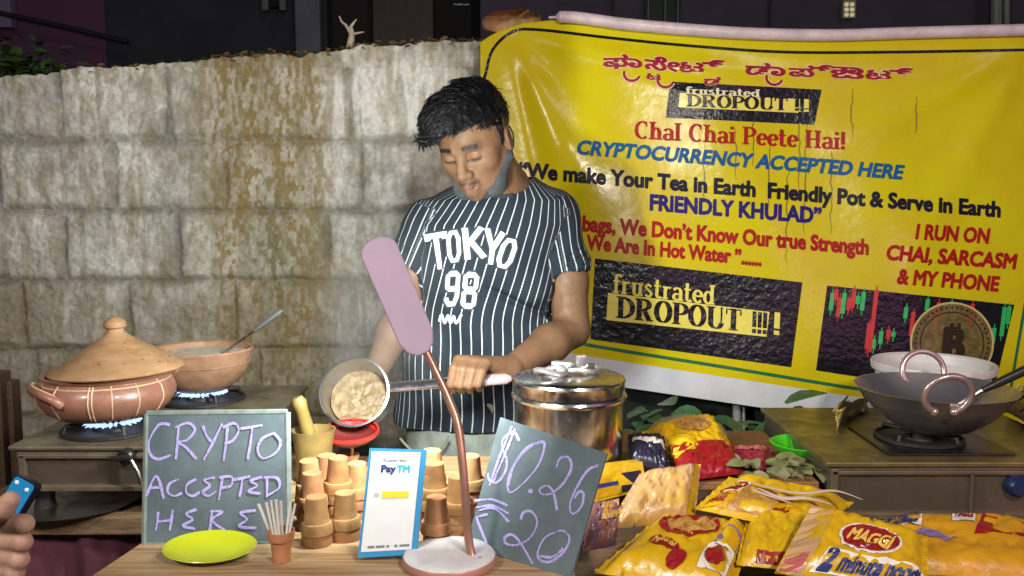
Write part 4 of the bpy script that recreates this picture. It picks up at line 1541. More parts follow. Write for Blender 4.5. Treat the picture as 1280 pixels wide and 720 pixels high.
# ---- customer at the left edge holding a phone
HB = Field(np.array(P(-110, 800, .9)) - .06, np.array(P(70, 560, .9)) + np.array([.06, .12, .06]), 0.0022)
K = lambda px, py, Y: np.array(P(px, py, Y))
HB.cap(K(-95, 800, .95), K(-30, 715, .93), .034, .028, .02)
HB.cap(K(-30, 715, .93), K(-12, 690, .92), .030, .034, .02)
for i, (y0, xe_, ye) in enumerate(((652, 30, 655), (673, 28, 678), (693, 24, 700), (711, 18, 717))):
    HB.cap(K(-22, y0 + 10, .925), K(6, y0 + 2, .895), .0125, .0115, .006)
    HB.cap(K(6, y0 + 2, .895), K(xe_, ye, .885), .0112, .0100, .003)
    HB.cap(K(xe_, ye, .885), K(xe_ - 3, ye + 7, .905), .0098, .0088, .003)
HB.cap(K(-35, 690, .92), K(-22, 648, .895), .019, .0145, .01)
HB.cap(K(-22, 648, .895), K(4, 636, .862), .0128, .0112, .004)
HB.cap(K(4, 636, .862), K(13, 625, .862), .0112, .0092, .003)
Vp, Fp = HB.mesh()
Vp = relax(Vp, Fp, 1, .4)
Cp = np.tile(np.array([.44, .25, .18]), (len(Vp), 1))
raw_obj('person', Vp, Fp, m_skin, loc=P(-20, 700, .92), color=Cp, label='customer reaching in at the left edge, only a hand gripping a blue phone', cat='person')
ph = MB()
o_ = Vector(K(20, 592, .925)); ex = Vector(K(47, 607, .912)) - o_; ey = Vector(K(-36, 684, .925)) - o_
ez = ex.cross(ey).normalized()
if ez.y < 0:
    ez = -ez
ol = []
for cx_, cy_, a0 in ((.14, .06, 180), (.86, .06, 270), (.86, .94, 0), (.14, .94, 90)):
    for t in range(5):
        a = R(a0 + 90 * t / 4)
        ol.append((cx_ + .14 * math.cos(a), cy_ + .06 * math.sin(a)))
vs_ = [o_ + ex * x + ey * y for x, y in ol] + [o_ + ex * x + ey * y + ez * .0075 for x, y in ol]
n_ = len(ol)
ph.add(vs_, [tuple(range(n_)), tuple(range(n_, 2 * n_))[::-1]] + [(i, (i + 1) % n_, n_ + (i + 1) % n_, n_ + i) for i in range(n_)])
phone = ph.build('phone', mat('phone_edge', (0.01, 0.012, 0.02), 0.3), loc=o_, label='blue backed phone held up in the hand at the left edge', cat='phone')
ph = MB()
ph.add([o_ + ex * (.5 + (x - .5) * .9) + ey * (.5 + (y - .5) * .97) - ez * .0006 for x, y in ol], [tuple(range(n_))])
ph.build('back_cover', mat('phone_blue', (0.015, 0.22, 0.50), 0.25), phone, smooth=False)
for x, y in ((.25, .08), (.75, .10)):
    ph = MB(); ph.sphere(o_ + ex * x + ey * y - ez * .001, (.0026, .0014, .0026), 10, 6); ph.build('camera_lens', mat('lens_white', (.75, .78, .8), .3), phone)
# ================================================================== things on the stall
V3 = Vector
# ---- desk lamp
m_copper = mat('copper_neck', (.52, .27, .19), .32, metal=.55, var=.2, scale=40)
m_lampw = mat('lamp_white', (.72, .71, .70), .3, var=.25, scale=22, contrast=(.42, .7))
lb = PZ(562, 704, ZT)
dl = empty('desk_lamp', lb, 'pink headed led desk lamp with copper gooseneck and round white base', 'desk lamp')
b = MB(); b.lathe([(0, 0), (.064, 0), (.0665, .003), (.0668, .010), (.0650, .0135)], lb, 56); b.build('base_ring', mat('copper_rim', (.50, .25, .19), .35, metal=.3), dl)
b = MB(); b.lathe([(0, .0165), (.052, .0165), (.062, .0155), (.0648, .0128)], lb, 56); b.build('base', m_lampw, dl)
nk = cr([V3((P(602, 708, 1.19).x, lb.y - .022, lb.z + .012)), P(592, 700, lb.y - .01), P(585, 668, lb.y), P(580, 600, lb.y + .01), P(573, 535, lb.y + .03), P(560, 497, lb.y + .045), P(545, 465, lb.y + .055), P(531, 436, lb.y + .06)], 7)
b = MB(); b.tube(nk, [.0062] * len(nk), 12); b.build('gooseneck', m_copper, dl)
hb, ht = P(528, 440, lb.y + .062), P(470, 304, lb.y + .095)
ey = (ht - hb).normalized(); nrm = V3((0.12, -1, .12)); ex = ey.cross(nrm).normalized() * -1
ex = (nrm.cross(ey)).normalized() * -1
ez = ex.cross(ey).normalized()
if ez.y > 0:
    ex = -ex; ez = ex.cross(ey).normalized()
Lh, Wh = (ht - hb).length, .0275
ol = [(-.008, -.004), (.008, -.004), (Wh * .72, .006), (Wh * .96, .022)] + [(Wh * math.cos(R(a)), Lh - Wh * .55 + Wh * .75 * math.sin(R(a))) for a in range(0, 181, 12)] + [(-Wh * .96, .022), (-Wh * .72, .006)]
MH = Matrix((ex, ey, ez)).transposed().to_4x4(); MH.translation = hb
b = MB(); b.prism(ol, .011, MH); hd = b.build('head', mat('lamp_pink', (.43, .315, .42), .5, var=.1, scale=12), dl, angle=30)
bv = hd.modifiers.new('bevel', 'BEVEL'); bv.width = .002; bv.segments = 2; bv.limit_method = 'ANGLE'
b = MB(); b.prism([(x * .8, .012 + y * .86) for x, y in ol], .0012, MH @ Matrix.Translation((0, 0, -.0012)))
b.build('led_panel', mat('led_white', (.9, .9, .9), .4, emit=(.95, .98, 1.0), estr=12), hd, smooth=False)
lc = MH @ V3((0, Lh * .5, -.006))
led = lamp('led_light', 'AREA', lc, 11.0, (.93, 1.0, .97), (.045, .13))
led.rotation_euler = (MH.to_3x3()).to_euler()

# ---- chalk boards
m_slate = mat('slate_board', (.062, .088, .100), .8, var=.6, scale=7, base2=(.125, .165, .18), bump=.15, bscale=200)
m_chalk = mat('violet_chalk', (.40, .34, .70), .95, base2=(.15, .15, .25), contrast=(.50, .66), scale=300)


def board(quad, th, writing, label, edge=None, cw=4.0):
    """quad: TL TR BR BL as (px, py, Y)"""
    q_ = [P(*c) for c in quad]
    n = (q_[1] - q_[0]).cross(q_[3] - q_[0]).normalized()
    n = (q_[2] - q_[0]).cross(q_[3] - q_[0]).normalized()
    d_ = ray(*quad[1][:2]); q_[1] = V3((0, 0, CAM_Z)) + d_ * ((q_[0] - V3((0, 0, CAM_Z))).dot(n) / d_.dot(n))
    n = (q_[1] - q_[0]).cross(q_[3] - q_[0]).normalized()
    if n.y > 0:
        n = -n
    t = empty('chalkboard', (q_[2] + q_[3]) / 2, label, 'chalkboard')
    b = MB(); b.add(q_ + [p - n * th for p in q_], [(0, 1, 2, 3), (7, 6, 5, 4), (0, 4, 5, 1), (1, 5, 6, 2), (2, 6, 7, 3), (3, 7, 4, 0)])
    s_ = b.build('slate', m_slate, t, smooth=False)
    bv_ = s_.modifiers.new('bevel', 'BEVEL'); bv_.width = .0015; bv_.segments = 2
    if edge:
        b = MB()
        for i in range(4):
            a, c = q_[i], q_[(i + 1) % 4]
            b.tube([a + n * .0003 - n * th / 2, c + n * .0003 - n * th / 2], th * .62, 8)
        b.build('frame', edge, t)
    o_, pl = V3((0, 0, CAM_Z)), n.dot(q_[0])

    def on(px, py, h):
        d = ray(px, py)
        return o_ + d * ((pl - n.dot(o_)) / n.dot(d)) + n * h
    for wd in writing:
        parts, k = [], 0
        for stq in wd:
            pts = cr(stq, 6) if len(stq) > 2 else [stq[0], ((stq[0][0] + stq[1][0]) / 2 + .4, (stq[0][1] + stq[1][1]) / 2), stq[1]]
            for e in range(2):
                k += 1
                jx, jy = random.uniform(-.7, .7), random.uniform(-.7, .7)
                parts.append(stroke2d([(x + jx * e, y + jy * e) for x, y in pts], 0, k, lambda dx, dy, u: cw * (.62 if e else .85) * (.75 + .25 * math.sin(u * 9 + k))))
        mb = MB()
        V_, F_ = join2d(parts)
        mb.add([on(v[0], v[1], .0006 + v[2] * .00006) for v in V_], F_)
        mb.build('chalk_writing', m_chalk, t, smooth=False, keepn=True)
    return t


Z4 = lambda *pts: [(x / 2, 360 + y / 2) for x, y in pts]
w1 = [[Z4((425, 342), (398, 342), (374, 380), (374, 412), (394, 428), (427, 418)), Z4((440, 428), (447, 345)), Z4((438, 350), (470, 338), (488, 355), (468, 380), (446, 386), (466, 400), (492, 428)),
       Z4((508, 345), (518, 372), (530, 384)), Z4((556, 340), (534, 385), (510, 430)), Z4((560, 432), (570, 345)), Z4((558, 350), (585, 338), (598, 356), (582, 382), (562, 388)),
       Z4((602, 352), (656, 344)), Z4((632, 350), (620, 428)), Z4((684, 364), (655, 378), (645, 406), (660, 426), (690, 412), (702, 385), (684, 362))],
      [Z4((366, 520), (392, 470), (410, 527)), Z4((374, 500), (406, 498)), Z4((448, 478), (424, 490), (420, 510), (436, 520), (456, 512)), Z4((492, 478), (470, 490), (466, 510), (482, 520), (500, 510)),
       Z4((538, 474), (512, 480), (526, 494), (508, 510), (522, 520), (542, 508)), Z4((547, 530), (557, 472)), Z4((550, 474), (580, 472), (578, 494), (552, 500)), Z4((585, 480), (626, 470)), Z4((607, 476), (600, 522)),
       Z4((656, 472), (628, 482), (644, 494), (622, 508), (652, 514)), Z4((668, 472), (668, 522)), Z4((660, 474), (694, 476), (698, 500), (668, 520))],
      [Z4((396, 560), (390, 606)), Z4((432, 555), (425, 606)), Z4((392, 585), (430, 580)), Z4((492, 553), (466, 565), (482, 578), (458, 594), (488, 602)), Z4((525, 606), (531, 556)), Z4((526, 558), (556, 560), (532, 580), (562, 606)),
       Z4((640, 556), (602, 562), (618, 578), (598, 596), (642, 600))]]
board([(183, 517, 1.335), (358, 515, 1.335), (360, 679, 1.268), (180, 681, 1.266)], .009, w1, 'square chalkboard reading CRYPTO ACCEPTED HERE, leaning left of the cups', mat('board_edge', (.20, .24, .22), .8, var=.4, scale=40), 4.5)
Z8 = lambda *pts: [(560 + x / 3.273, 500 + y / 3.273) for x, y in pts]
w2 = [[Z8((292, 168), (270, 132), (228, 158), (224, 200), (240, 245), (234, 295), (204, 336), (172, 330), (164, 300)), Z8((262, 108), (215, 225), (170, 350)), Z8((276, 118), (232, 228), (184, 340))],
      [Z8((385, 172), (330, 192), (280, 252), (246, 330), (256, 378), (310, 340), (370, 268), (396, 190), (380, 172), (318, 206), (268, 276), (250, 350)), Z8((332, 370), (341, 366), (344, 374), (336, 377), (332, 371), (338, 372)),
       Z8((445, 278), (460, 240), (494, 236), (506, 276), (480, 332), (430, 380), (386, 386), (378, 364), (410, 352), (434, 382), (447, 452)),
       Z8((615, 268), (570, 292), (522, 370), (500, 430), (510, 468), (544, 440), (556, 392), (540, 374), (518, 402))],
      [Z8((108, 412), (180, 408), (244, 432)), Z8((114, 440), (180, 432), (248, 464)), Z8((130, 452), (182, 442), (226, 470), (250, 500)), Z8((164, 468), (126, 478), (122, 492), (170, 612))],
      [Z8((298, 492), (310, 460), (344, 458), (366, 500), (340, 560), (290, 592), (242, 590), (234, 562), (266, 552), (302, 592), (348, 672)),
       Z8((462, 534), (402, 560), (370, 618), (378, 654), (420, 662), (474, 622), (498, 566), (472, 535), (430, 546)), Z8((378, 640), (430, 642), (474, 608))]]
board([(625, 521, 1.325), (758, 566, 1.245), (712, 723, 1.150), (582, 683, 1.255)], .007, w2, 'tilted chalkboard with prices in dollars and rupees against the steel pot', None, 4.2)

# ---- payment stand
q_ = [P(462, 560, 1.262), P(533.5, 562, 1.262), P(521, 693, 1.205), P(447, 697.5, 1.20)]
n_ = (q_[1] - q_[0]).cross(q_[3] - q_[0]).normalized()
n_ = -n_ if n_.y > 0 else n_
ps = empty('payment_sign', (q_[2] + q_[3]) / 2, 'white and blue acrylic payment sign standing between the clay cup stacks', 'sign')
qm = lambda s, t, h: (q_[0] * (1 - s) + q_[1] * s) * (1 - t) + (q_[3] * (1 - s) + q_[2] * s) * t + n_ * h
b = MB(); b.add([qm(0, 0, 0), qm(1, 0, 0), qm(1, 1, 0), qm(0, 1, 0), qm(0, 0, -.006), qm(1, 0, -.006), qm(1, 1, -.006), qm(0, 1, -.006)], [(0, 1, 2, 3), (7, 6, 5, 4), (0, 4, 5, 1), (1, 5, 6, 2), (2, 6, 7, 3), (3, 7, 4, 0)])
b.build('blue_backing', mat('acrylic_blue', (.05, .27, .52), .2, coat=.5), ps, smooth=False)
b = MB(); b.add([qm(.045, .03, .0008), qm(.90, .03, .0008), qm(.90, .95, .0008), qm(.045, .95, .0008)], [(0, 1, 2, 3)])
b.build('white_face', mat('sign_white', (.74, .76, .76), .3, var=.06, scale=30), ps, smooth=False)


def sart(name, VF, m, h):
    mb = MB(); mb.add([qm(v[0], v[1], h + v[2] * 3e-5) for v in VF[0]], VF[1]); return mb.build(name, m, ps, smooth=False, keepn=True)


def stext(s, s0, s1, t1, hh, bo=.03):
    V_, F_ = fit(text2d(s, 0, bo), s1 - s0)
    return [[s0 + v[0], t1 - v[1] * hh, v[2]] for v in V_], F_


m_sg = mat('sign_grey', (.16, .18, .20), .5)
sart('lettering', stext('Accepted Here', .26, .66, .125, .030), m_sg, .0012)
sart('logo', stext('Pay', .24, .50, .222, .062, .07), mat('logo_navy', (.01, .04, .17), .4), .0012)
sart('logo', stext('TM', .51, .74, .222, .062, .07), mat('logo_cyan', (.02, .42, .62), .4), .0012)
sart('strip', ([[.30, .405, 0], [.76, .405, 0], [.76, .465, 0], [.30, .465, 0]], [(0, 1, 2, 3)]), mat('strip_yellow', (.70, .62, .03), .4), .0012)
sart('small_mark', ([[.17, .42, 0], [.25, .42, 0], [.25, .45, 0], [.17, .45, 0]], [(0, 1, 2, 3)]), mat('mark_grey', (.45, .46, .46), .5), .0012)
for s0, s1 in ((.15, .27), (.29, .44), (.47, .52), (.60, .66), (.69, .86)):
    sart('small_mark', ([[s0, .90, 0], [s1, .90, 0], [s1, .922, 0], [s0, .922, 0]], [(0, 1, 2, 3)]), m_sg, .0012)
b = MB(); b.tube([qm(.3, .35, -.008), qm(.3, .98, -.06)], .003, 8); b.tube([qm(.7, .35, -.008), qm(.7, .98, -.06)], .003, 8)
b.build('prop', mat('acrylic_blue', ()), ps)

# ---- clay cups: one of them, then copies stacked mouth down
m_cup = [mat('cup_clay_a', (.37, .175, .06), .9, var=.35, scale=40, bump=.25, bscale=150, bdist=.0012), mat('cup_clay_b', (.40, .185, .075), .9, var=.35, scale=35, bump=.25, bscale=150, bdist=.0012), mat('cup_clay_c', (.40, .225, .085), .9, var=.32, scale=45, bump=.25, bscale=150, bdist=.0012)]
prof = [(0, .0), (.0142, .0), (.0150, .0008), (.0160, .012), (.0172, .024), (.0186, .0362), (.0190, .0372), (.0218, .0378), (.0224, .0388), (.0232, .046), (.0238, .0535), (.0232, .0545), (.0216, .0540), (.0185, .038), (.0150, .015), (.0128, .006), (0, .005)]
protos = []
for k in range(3):
    me_b = MB(); me_b.lathe(prof, (0, 0, 0), 36, wob=lambda a, z: .008 * math.sin(a * 2 + z * 30 + k) + .004 * math.sin(a * 5 + k))
    o = me_b.build('clay_cup', m_cup[k], angle=28)
    protos.append([o, True])


def cup(loc, flip, label, group, kind=0, tilt=0.0, sc_=1.0):
    p, fresh = protos[kind]
    o = p if fresh else copy_tree(p)
    protos[kind][1] = False
    o.location = loc
    o.rotation_euler = (R(180) if flip else 0, tilt, random.uniform(0, 6.28))
    o.scale = (sc_, sc_, sc_ * random.uniform(.98, 1.03))
    return tag(o, label, 'clay cup', group)


stacks = [(396, 1.272, 2, 'front left stack by the straw cup', 1), (391, 1.335, 3, 'second stack behind the front left one', 2), (388, 1.400, 3, 'rearmost stack at the left, nearest the mortar', 0),
          (431, 1.292, 2, 'front stack just left of the payment sign', 1), (424, 1.360, 4, 'taller stack behind the one left of the payment sign', 0), (447, 1.385, 3, 'stack half hidden by the left edge of the payment sign', 0), (409, 1.43, 3, 'stack glimpsed in the gap of the left group', 2),
          (547, 1.272, 2, 'front stack just right of the payment sign', 0), (543, 1.330, 4, 'tall stack behind the one right of the payment sign', 0), (541, 1.40, 4, 'rearmost stack right of the payment sign', 2), (573, 1.318, 3, 'stack behind the lamp neck', 1), (588, 1.37, 4, 'stack between lamp neck and price board', 2)]
ordn = {2: ['lower', 'upper'], 3: ['bottom', 'middle', 'top'], 4: ['bottom', 'second', 'third', 'top']}
for px, Y, n, wd, kd in stacks:
    d = (CAM_Z - ZT) / Y
    yy = 360 + FPX * math.tan(math.atan(d) - PITCH)
    p = PZ(px, yy, ZT)
    for i in range(n):
        cup((p.x + random.uniform(-.0012, .0012), p.y + random.uniform(-.001, .001), ZT + .0545 + .0168 * i), True, f'{ordn[n][i]} clay cup in the {wd}', 'stacked clay tea cups', (kd + i) % 3 if i else kd, random.uniform(-.03, .03))
p = P(440, 600, 1.618)
cup((p.x, p.y, ZT), False, 'small shallow clay cup standing upright under the stream of tea', None, 1, 0, .62)
# ---- cup of stirrers
p = PZ(352, 701, ZT)
sc0 = cup((p.x, p.y, ZT), False, 'small orange clay cup holding white straws, right of the plate', 'stacked clay tea cups', 1, 0, .82)
sc0.data = sc0.data.copy(); sc0.data.materials.clear(); sc0.data.materials.append(mat('cup_orange', (.50, .215, .095), .7, var=.25, scale=30, bump=.3))
del sc0['group']; sc0['label'] = 'small orange clay cup holding white straws, right of the plate'
m_paper = mat('paper_white', (.72, .69, .62), .8, var=.12, scale=80)
for i, (tx, ty, w) in enumerate(((323, 630, .0024), (333, 628, .0024), (339, 626, .0022), (345, 625, .0024), (351, 627, .0022), (363, 627, .0020), (369, 630, .0018))):
    a = V3((p.x + (tx - 346) * .00022, p.y + random.uniform(-.006, .006), ZT + .008))
    c = P(tx, ty, p.y + random.uniform(-.012, .012))
    b = MB(); b.tube([a, c], w, 10)
    b.build('straw', m_paper, loc=a, label='white paper straw standing in the small orange clay cup', cat='straw', group='straws in the orange clay cup')
# ---- plate
p = P(263, 692, 1.217); p.z = ZT + .0065
RP = (Matrix.Rotation(R(9), 3, 'X') @ Matrix.Diagonal((1, .66, 1)))
b = MB(); b.lathe([(0, .002), (.034, .002), (.044, .0045), (.060, .010), (.0655, .0125), (.0665, .0118), (.060, .0075), (.045, .002), (.036, 0), (0, 0)], p, 60, RP)
b.build('plate', mat('plate_lime', (.47, .52, .012), .35, var=.08, coat=.2), loc=p, label='lime yellow oval plate on the table against the foot of a chalkboard', cat='plate')

# ---- mortar and pestle
p = PZ(393, 600, ZT)
b = MB(); b.lathe([(0, 0), (.030, 0), (.033, .01), (.031, .03), (.034, .06), (.038, .085), (.040, .095), (.037, .095), (.030, .06), (0, .05)], p, 32)
b.build('mortar', mat('brass_dull', (.27, .19, .06), .5, metal=.25, var=.4, scale=18), loc=p, label='dull yellow mortar behind the left cup stacks', cat='mortar')
b = MB(); pe = [P(391, 560, 1.575), P(384, 535, 1.57), P(377, 512, 1.565), P(374, 503, 1.563), P(371, 497, 1.562)]
b.tube(pe, [.012, .0125, .0115, .0135, .010], 14)
b.build('pestle', mat('brass_gold', (.34, .24, .07), .4, metal=.35, var=.3, scale=30), loc=pe[0], label='golden pestle leaning up out of the mortar', cat='pestle')

# ---- steel pot and its lid
m_steel = mat('steel', (.60, .58, .56), .22, metal=1.0, var=.22, scale=16, rvar=.1, bump=.2, bscale=14, bdist=.004)
m_steel_d = mat('steel_dark', (.34, .32, .31), .38, metal=1.0, var=.4, scale=20, rvar=.1)
p = P(711, 500, 1.625); p.z = ZT
spot = empty('steel_pot', p, 'round steel cooking pot with flat lid behind the price board', 'pot')
b = MB(); b.lathe([(0, 0), (.088, 0), (.098, .012), (.1015, .05), (.1015, .132), (.1015, .140), (.107, .143), (.1085, .147), (.107, .151), (.1005, .153), (.1005, .160), (.098, .160), (.098, .02), (0, .01)], p, 72)
b.build('body', m_steel, spot)
b = MB(); b.lathe([(.1012, .1535), (.1045, .154), (.1045, .172), (.106, .176), (.1045, .180), (.098, .183), (.07, .187), (.03, .190), (0, .190)], p, 72)
sl = b.build('lid', m_steel, spot)
b = MB()
b.tube([p + V3((.028 * math.cos(a) - .035, .02 * math.sin(a) - .03, .198 + .004 * math.sin(2 * a))) for a in np.linspace(0, 6.2, 24)], .0055, 8)
b.tube([p + V3((.040 * math.cos(a) + .015, .028 * math.sin(a) + .0, .196 + .003 * math.sin(3 * a))) for a in np.linspace(0, 6.2, 28)], .005, 8)
b.box(p + V3((.022, -.01, .213)), (.018, .012, .022), Matrix.Rotation(R(20), 3, 'Z'), bev=.003)
b.box(p + V3((-.012, -.005, .206)), (.04, .02, .010), Matrix.Rotation(R(-25), 3, 'Z'), bev=.003)
b.build('steel_holder', mat('steel_bright', (.72, .71, .68), .3, metal=.9), loc=p + V3((0, 0, .19)), label='tangle of shiny steel rings lying on the pot lid', cat='utensil')

# ---- saucepan held in the left hand
oc = P(443, 490, 1.66)
axd = V3((-.06, -math.cos(R(25)), math.sin(R(25)))).normalized()
e1 = V3((1, 0, 0)); e1 = (e1 - axd * e1.dot(axd)).normalized(); e2 = axd.cross(e1)
MR = Matrix((e1, e2, axd)).transposed()
sp = empty('saucepan', oc - axd * .07, 'long handled steel saucepan tipped forward with milky tea, held in the man\'s fist', 'saucepan')
b = MB(); b.lathe([(0, -.078), (.050, -.078), (.058, -.072), (.0625, -.03), (.0645, -.004), (.0680, .0), (.0682, .0022), (.0645, .003), (.0622, -.004), (.0600, -.03), (.055, -.068), (.048, -.073), (0, -.0735)], oc, 64, MR)
b.build('pan', mat('pan_steel', (.40, .41, .42), .30, metal=1.0, var=.2, scale=30), sp)
b = MB()
# frothy tea lying in the lower half of the tipped pan
tea = []
for j in range(15):
    for i in range(48):
        a = 2 * math.pi * i / 48
        r = .0572 * j / 14
        x, y = r * math.cos(a), r * math.sin(a)
        hgt = -.046 + .004 * (fbm(np.array([x * 120 + 9]), np.array([y * 120 + 9]), 5)[0] - .5) * 2.4 * (1 - (j / 14) ** 6) - .012 * (y / .057)
        tea.append(MR @ V3((x, y, hgt)) + oc)
b.add(tea, [(j * 48 + i, j * 48 + (i + 1) % 48, (j + 1) * 48 + (i + 1) % 48, (j + 1) * 48 + i) for j in range(14) for i in range(48)])
b.build('tea', mat('milk_tea', (.185, .125, .055), .5, var=.45, scale=70, base2=(.075, .045, .018), bump=.6, bscale=130, bdist=.004), sp, angle=None)
ha = [P(484, 484, 1.672), P(500, 483, 1.69), P(560, 478, 1.728), P(600, 475.5, 1.742), P(632, 473.5, 1.752), P(639, 473, 1.754)]
b = MB(); b.tube(ha[:3], [.0105, .011, .0115], 12, flat=.35, up=(0, -.3, .2)); b.build('handle_bracket', m_steel, sp)
b = MB(); b.tube(ha[2:], [.0120, .0122, .0118, .006], 14, flat=.62, up=(0, -.3, .2)); b.build('handle', mat('handle_pinkish', (.33, .24, .24), .4, var=.2, scale=40), sp)

# ---- red strainer and the stream of tea
rc_ = P(438, 540, 1.618)
RT = Matrix.Rotation(R(8), 3, 'X')
ts = empty('tea_strainer', rc_, 'red plastic tea strainer held under the tipped saucepan', 'strainer')
m_redp = mat('red_plastic', (.50, .022, .02), .35)
b = MB(); b.lathe([(.050, .004), (.0535, .0055), (.0545, 0), (.050, -.006), (.046, -.006), (.048, .002)], rc_, 48, RT); b.build('rim', m_redp, ts)
b = MB(); b.lathe([(.0465, -.004), (.040, -.014), (.026, -.021), (.010, -.0245), (0, -.025)], rc_, 40, RT); b.build('mesh_bowl', mat('red_mesh', (.13, .012, .010), .5, var=.4, scale=300), ts)
b = MB(); b.tube([rc_ + V3((.0, .052, .004)), P(441, 503, 1.74), P(443, 499, 1.83)], .0065, 10); b.build('handle', m_redp, ts)
b = MB(); s0, s1 = P(440, 554, 1.618), P(440, 592, 1.618)
b.tube([s0, s0.lerp(s1, .3), s0.lerp(s1, .6), s1], [.0042, .0030, .0026, .0026], 10)
b.build('tea_stream', mat('tea_pour', (.52, .38, .22), .2), loc=s1, label='thin stream of milky tea falling from the red strainer', cat='tea')

# ---- left gas stove
m_stv = mat('stove_brown', (.20, .155, .11), .36, metal=.65, var=.5, scale=9, rvar=.15, bump=.25, bscale=70)
m_stv_t = mat('stove_top', (.19, .155, .10), .45, metal=.3, var=.6, scale=14, bump=.3, bscale=80)
m_iron = mat('cast_iron', (.018, .017, .016), .6, var=.5, scale=50, bump=.4)
ZB, ZS = .865, .946
gs_ = empty('gas_stove', (-.70, 1.7, .82), 'greasy brown two burner gas stove under the clay pots', 'gas stove')
x0, x1, y0, y1 = -.868, -.475, 1.495, 1.99
b = MB(); b.box(((x0 + x1) / 2, (y0 + y1) / 2, (ZB + ZS - .008) / 2), (x1 - x0, y1 - y0, ZS - .008 - ZB), bev=.006); b.build('body', m_stv, gs_, smooth=False)
b = MB(); b.box(((x0 + x1) / 2, (y0 + y1) / 2, ZS - .004), (x1 - x0 + .012, y1 - y0 + .012, .008), bev=.003); b.build('top_plate', m_stv_t, gs_, smooth=False)
b = MB()
for (cx, cz_, sx, sz) in ((x0 + .018, (ZB + ZS) / 2 - .006, .012, .062), (x1 - .018, (ZB + ZS) / 2 - .006, .012, .062), ((x0 + x1) / 2, ZB + .006, x1 - x0 - .02, .010), ((x0 + x1) / 2, ZS - .018, x1 - x0 - .02, .008)):
    b.box((cx, y0 - .003, cz_), (sx, .010, sz), bev=.002)
b.build('front_frame', mat('stove_frame', (.17, .13, .085), .45, metal=.35, var=.4, scale=12), gs_, smooth=False)
for x in (x0 + .03, x1 - .03):
    for y in (y0 + .04, y1 - .04):
        MB().lathe([(.018, ZB), (.016, .835), (.02, .8205), (0, .8205)], (x, y, 0), 16).build('foot', m_iron, gs_)
kn = P(160, 569, y0 - .006)
b = MB(); b.lathe([(0, 0), (.014, 0), (.014, .012), (.010, .016), (0, .016)], kn, 24, Matrix.Rotation(R(90), 3, 'X')); b.box(kn + V3((-.006, -.018, 0)), (.032, .012, .009), Matrix.Rotation(R(-8), 3, 'Y'), bev=.003)
kb = b.build('knob', mat('knob_black', (.015, .014, .014), .35), gs_)
b = MB(); b.tube([kn + V3((.008, -.010, -.004)), kn + V3((.022, -.014, -.026)), kn + V3((.026, -.012, -.048))], [.004, .0035, .003], 8); b.build('lever', m_steel_d, kb)


def burner(cx, cy, ring_r, parent, zs, zg, flame=True):
    b = MB(); b.lathe([(0, 0), (ring_r, 0), (ring_r * 1.02, .004), (ring_r * .8, .002), (.035, .003), (.03, .014), (.022, .018), (0, .018)], (cx, cy, zs), 36)
    bn = b.build('burner', m_iron, parent)
    b = MB()
    for i in range(4):
        a = R(38 + 90 * i)
        d = V3((math.cos(a), math.sin(a), 0))
        c = V3((cx, cy, zs))
        b.tube([c + d * ring_r, c + d * (ring_r * .92) + V3((0, 0, zg - zs - .004)), c + d * .035 + V3((0, 0, zg - zs - .005))], .0042, 8)
    b.tube([V3((cx + ring_r * math.cos(a), cy + ring_r * math.sin(a), zs + .004)) for a in np.linspace(0, 6.2832, 40)], .004, 6, cap=False)
    b.build('grate', m_iron, bn)
    if flame:
        b = MB()
        for i in range(26):
            a = 6.2832 * i / 26
            b.tube([(cx + .030 * math.cos(a), cy + .030 * math.sin(a), zs + .015), (cx + .040 * math.cos(a), cy + .040 * math.sin(a), zs + .019), (cx + .052 * math.cos(a), cy + .052 * math.sin(a), zg - .004 + random.uniform(-.003, .0))], [.0032, .0042, .0008], 6, cap=False)
        b.build('flame', mat('gas_flame', (.1, .2, .5), .5, emit=(.50, .68, 1.0), estr=1.1), bn)
    return bn


burner(-.742, 1.60, .085, gs_, ZS, .9675)
burner(-.660, 1.845, .085, gs_, ZS, .9675)
b = MB(); b.lathe([(0, 0), (.10, 0), (.118, .006), (.120, .008), (.116, .008), (.10, .003), (0, .003)], (-.80, 1.565, .8205), 48)
b.build('steel_tray', m_steel_d, loc=(-.80, 1.565, .8205), label='round steel tray lying under the left gas stove', cat='tray')

# ---- clay pot with lid, clay bowl with ladle
m_terra = mat('terracotta', (.30, .14, .092), .36, var=.35, scale=14, base2=(.20, .085, .055), bump=.15, bscale=60, coat=.25)
m_cream = mat('slip_cream', (.58, .42, .24), .5, var=.3, scale=50)
pc = V3((-.757, 1.62, .9675))
rp_ = [(0, 0), (.055, .0), (.085, .006), (.108, .020), (.1205, .040), (.1215, .050), (.117, .065), (.109, .073), (.106, .077), (.110, .080), (.1125, .084), (.109, .086), (.103, .082), (.100, .07), (.112, .05), (.06, .009), (0, .005)]
t = empty('clay_pot', pc, 'round terracotta pot with pale painted bands and conical ochre lid', 'clay pot')
b = MB(); b.lathe(rp_, pc, 72); b.build('bowl', m_terra, t)


def pot_r(z):
    return float(np.interp(z, [q[1] for q in rp_[:11]], [q[0] for q in rp_[:11]]))


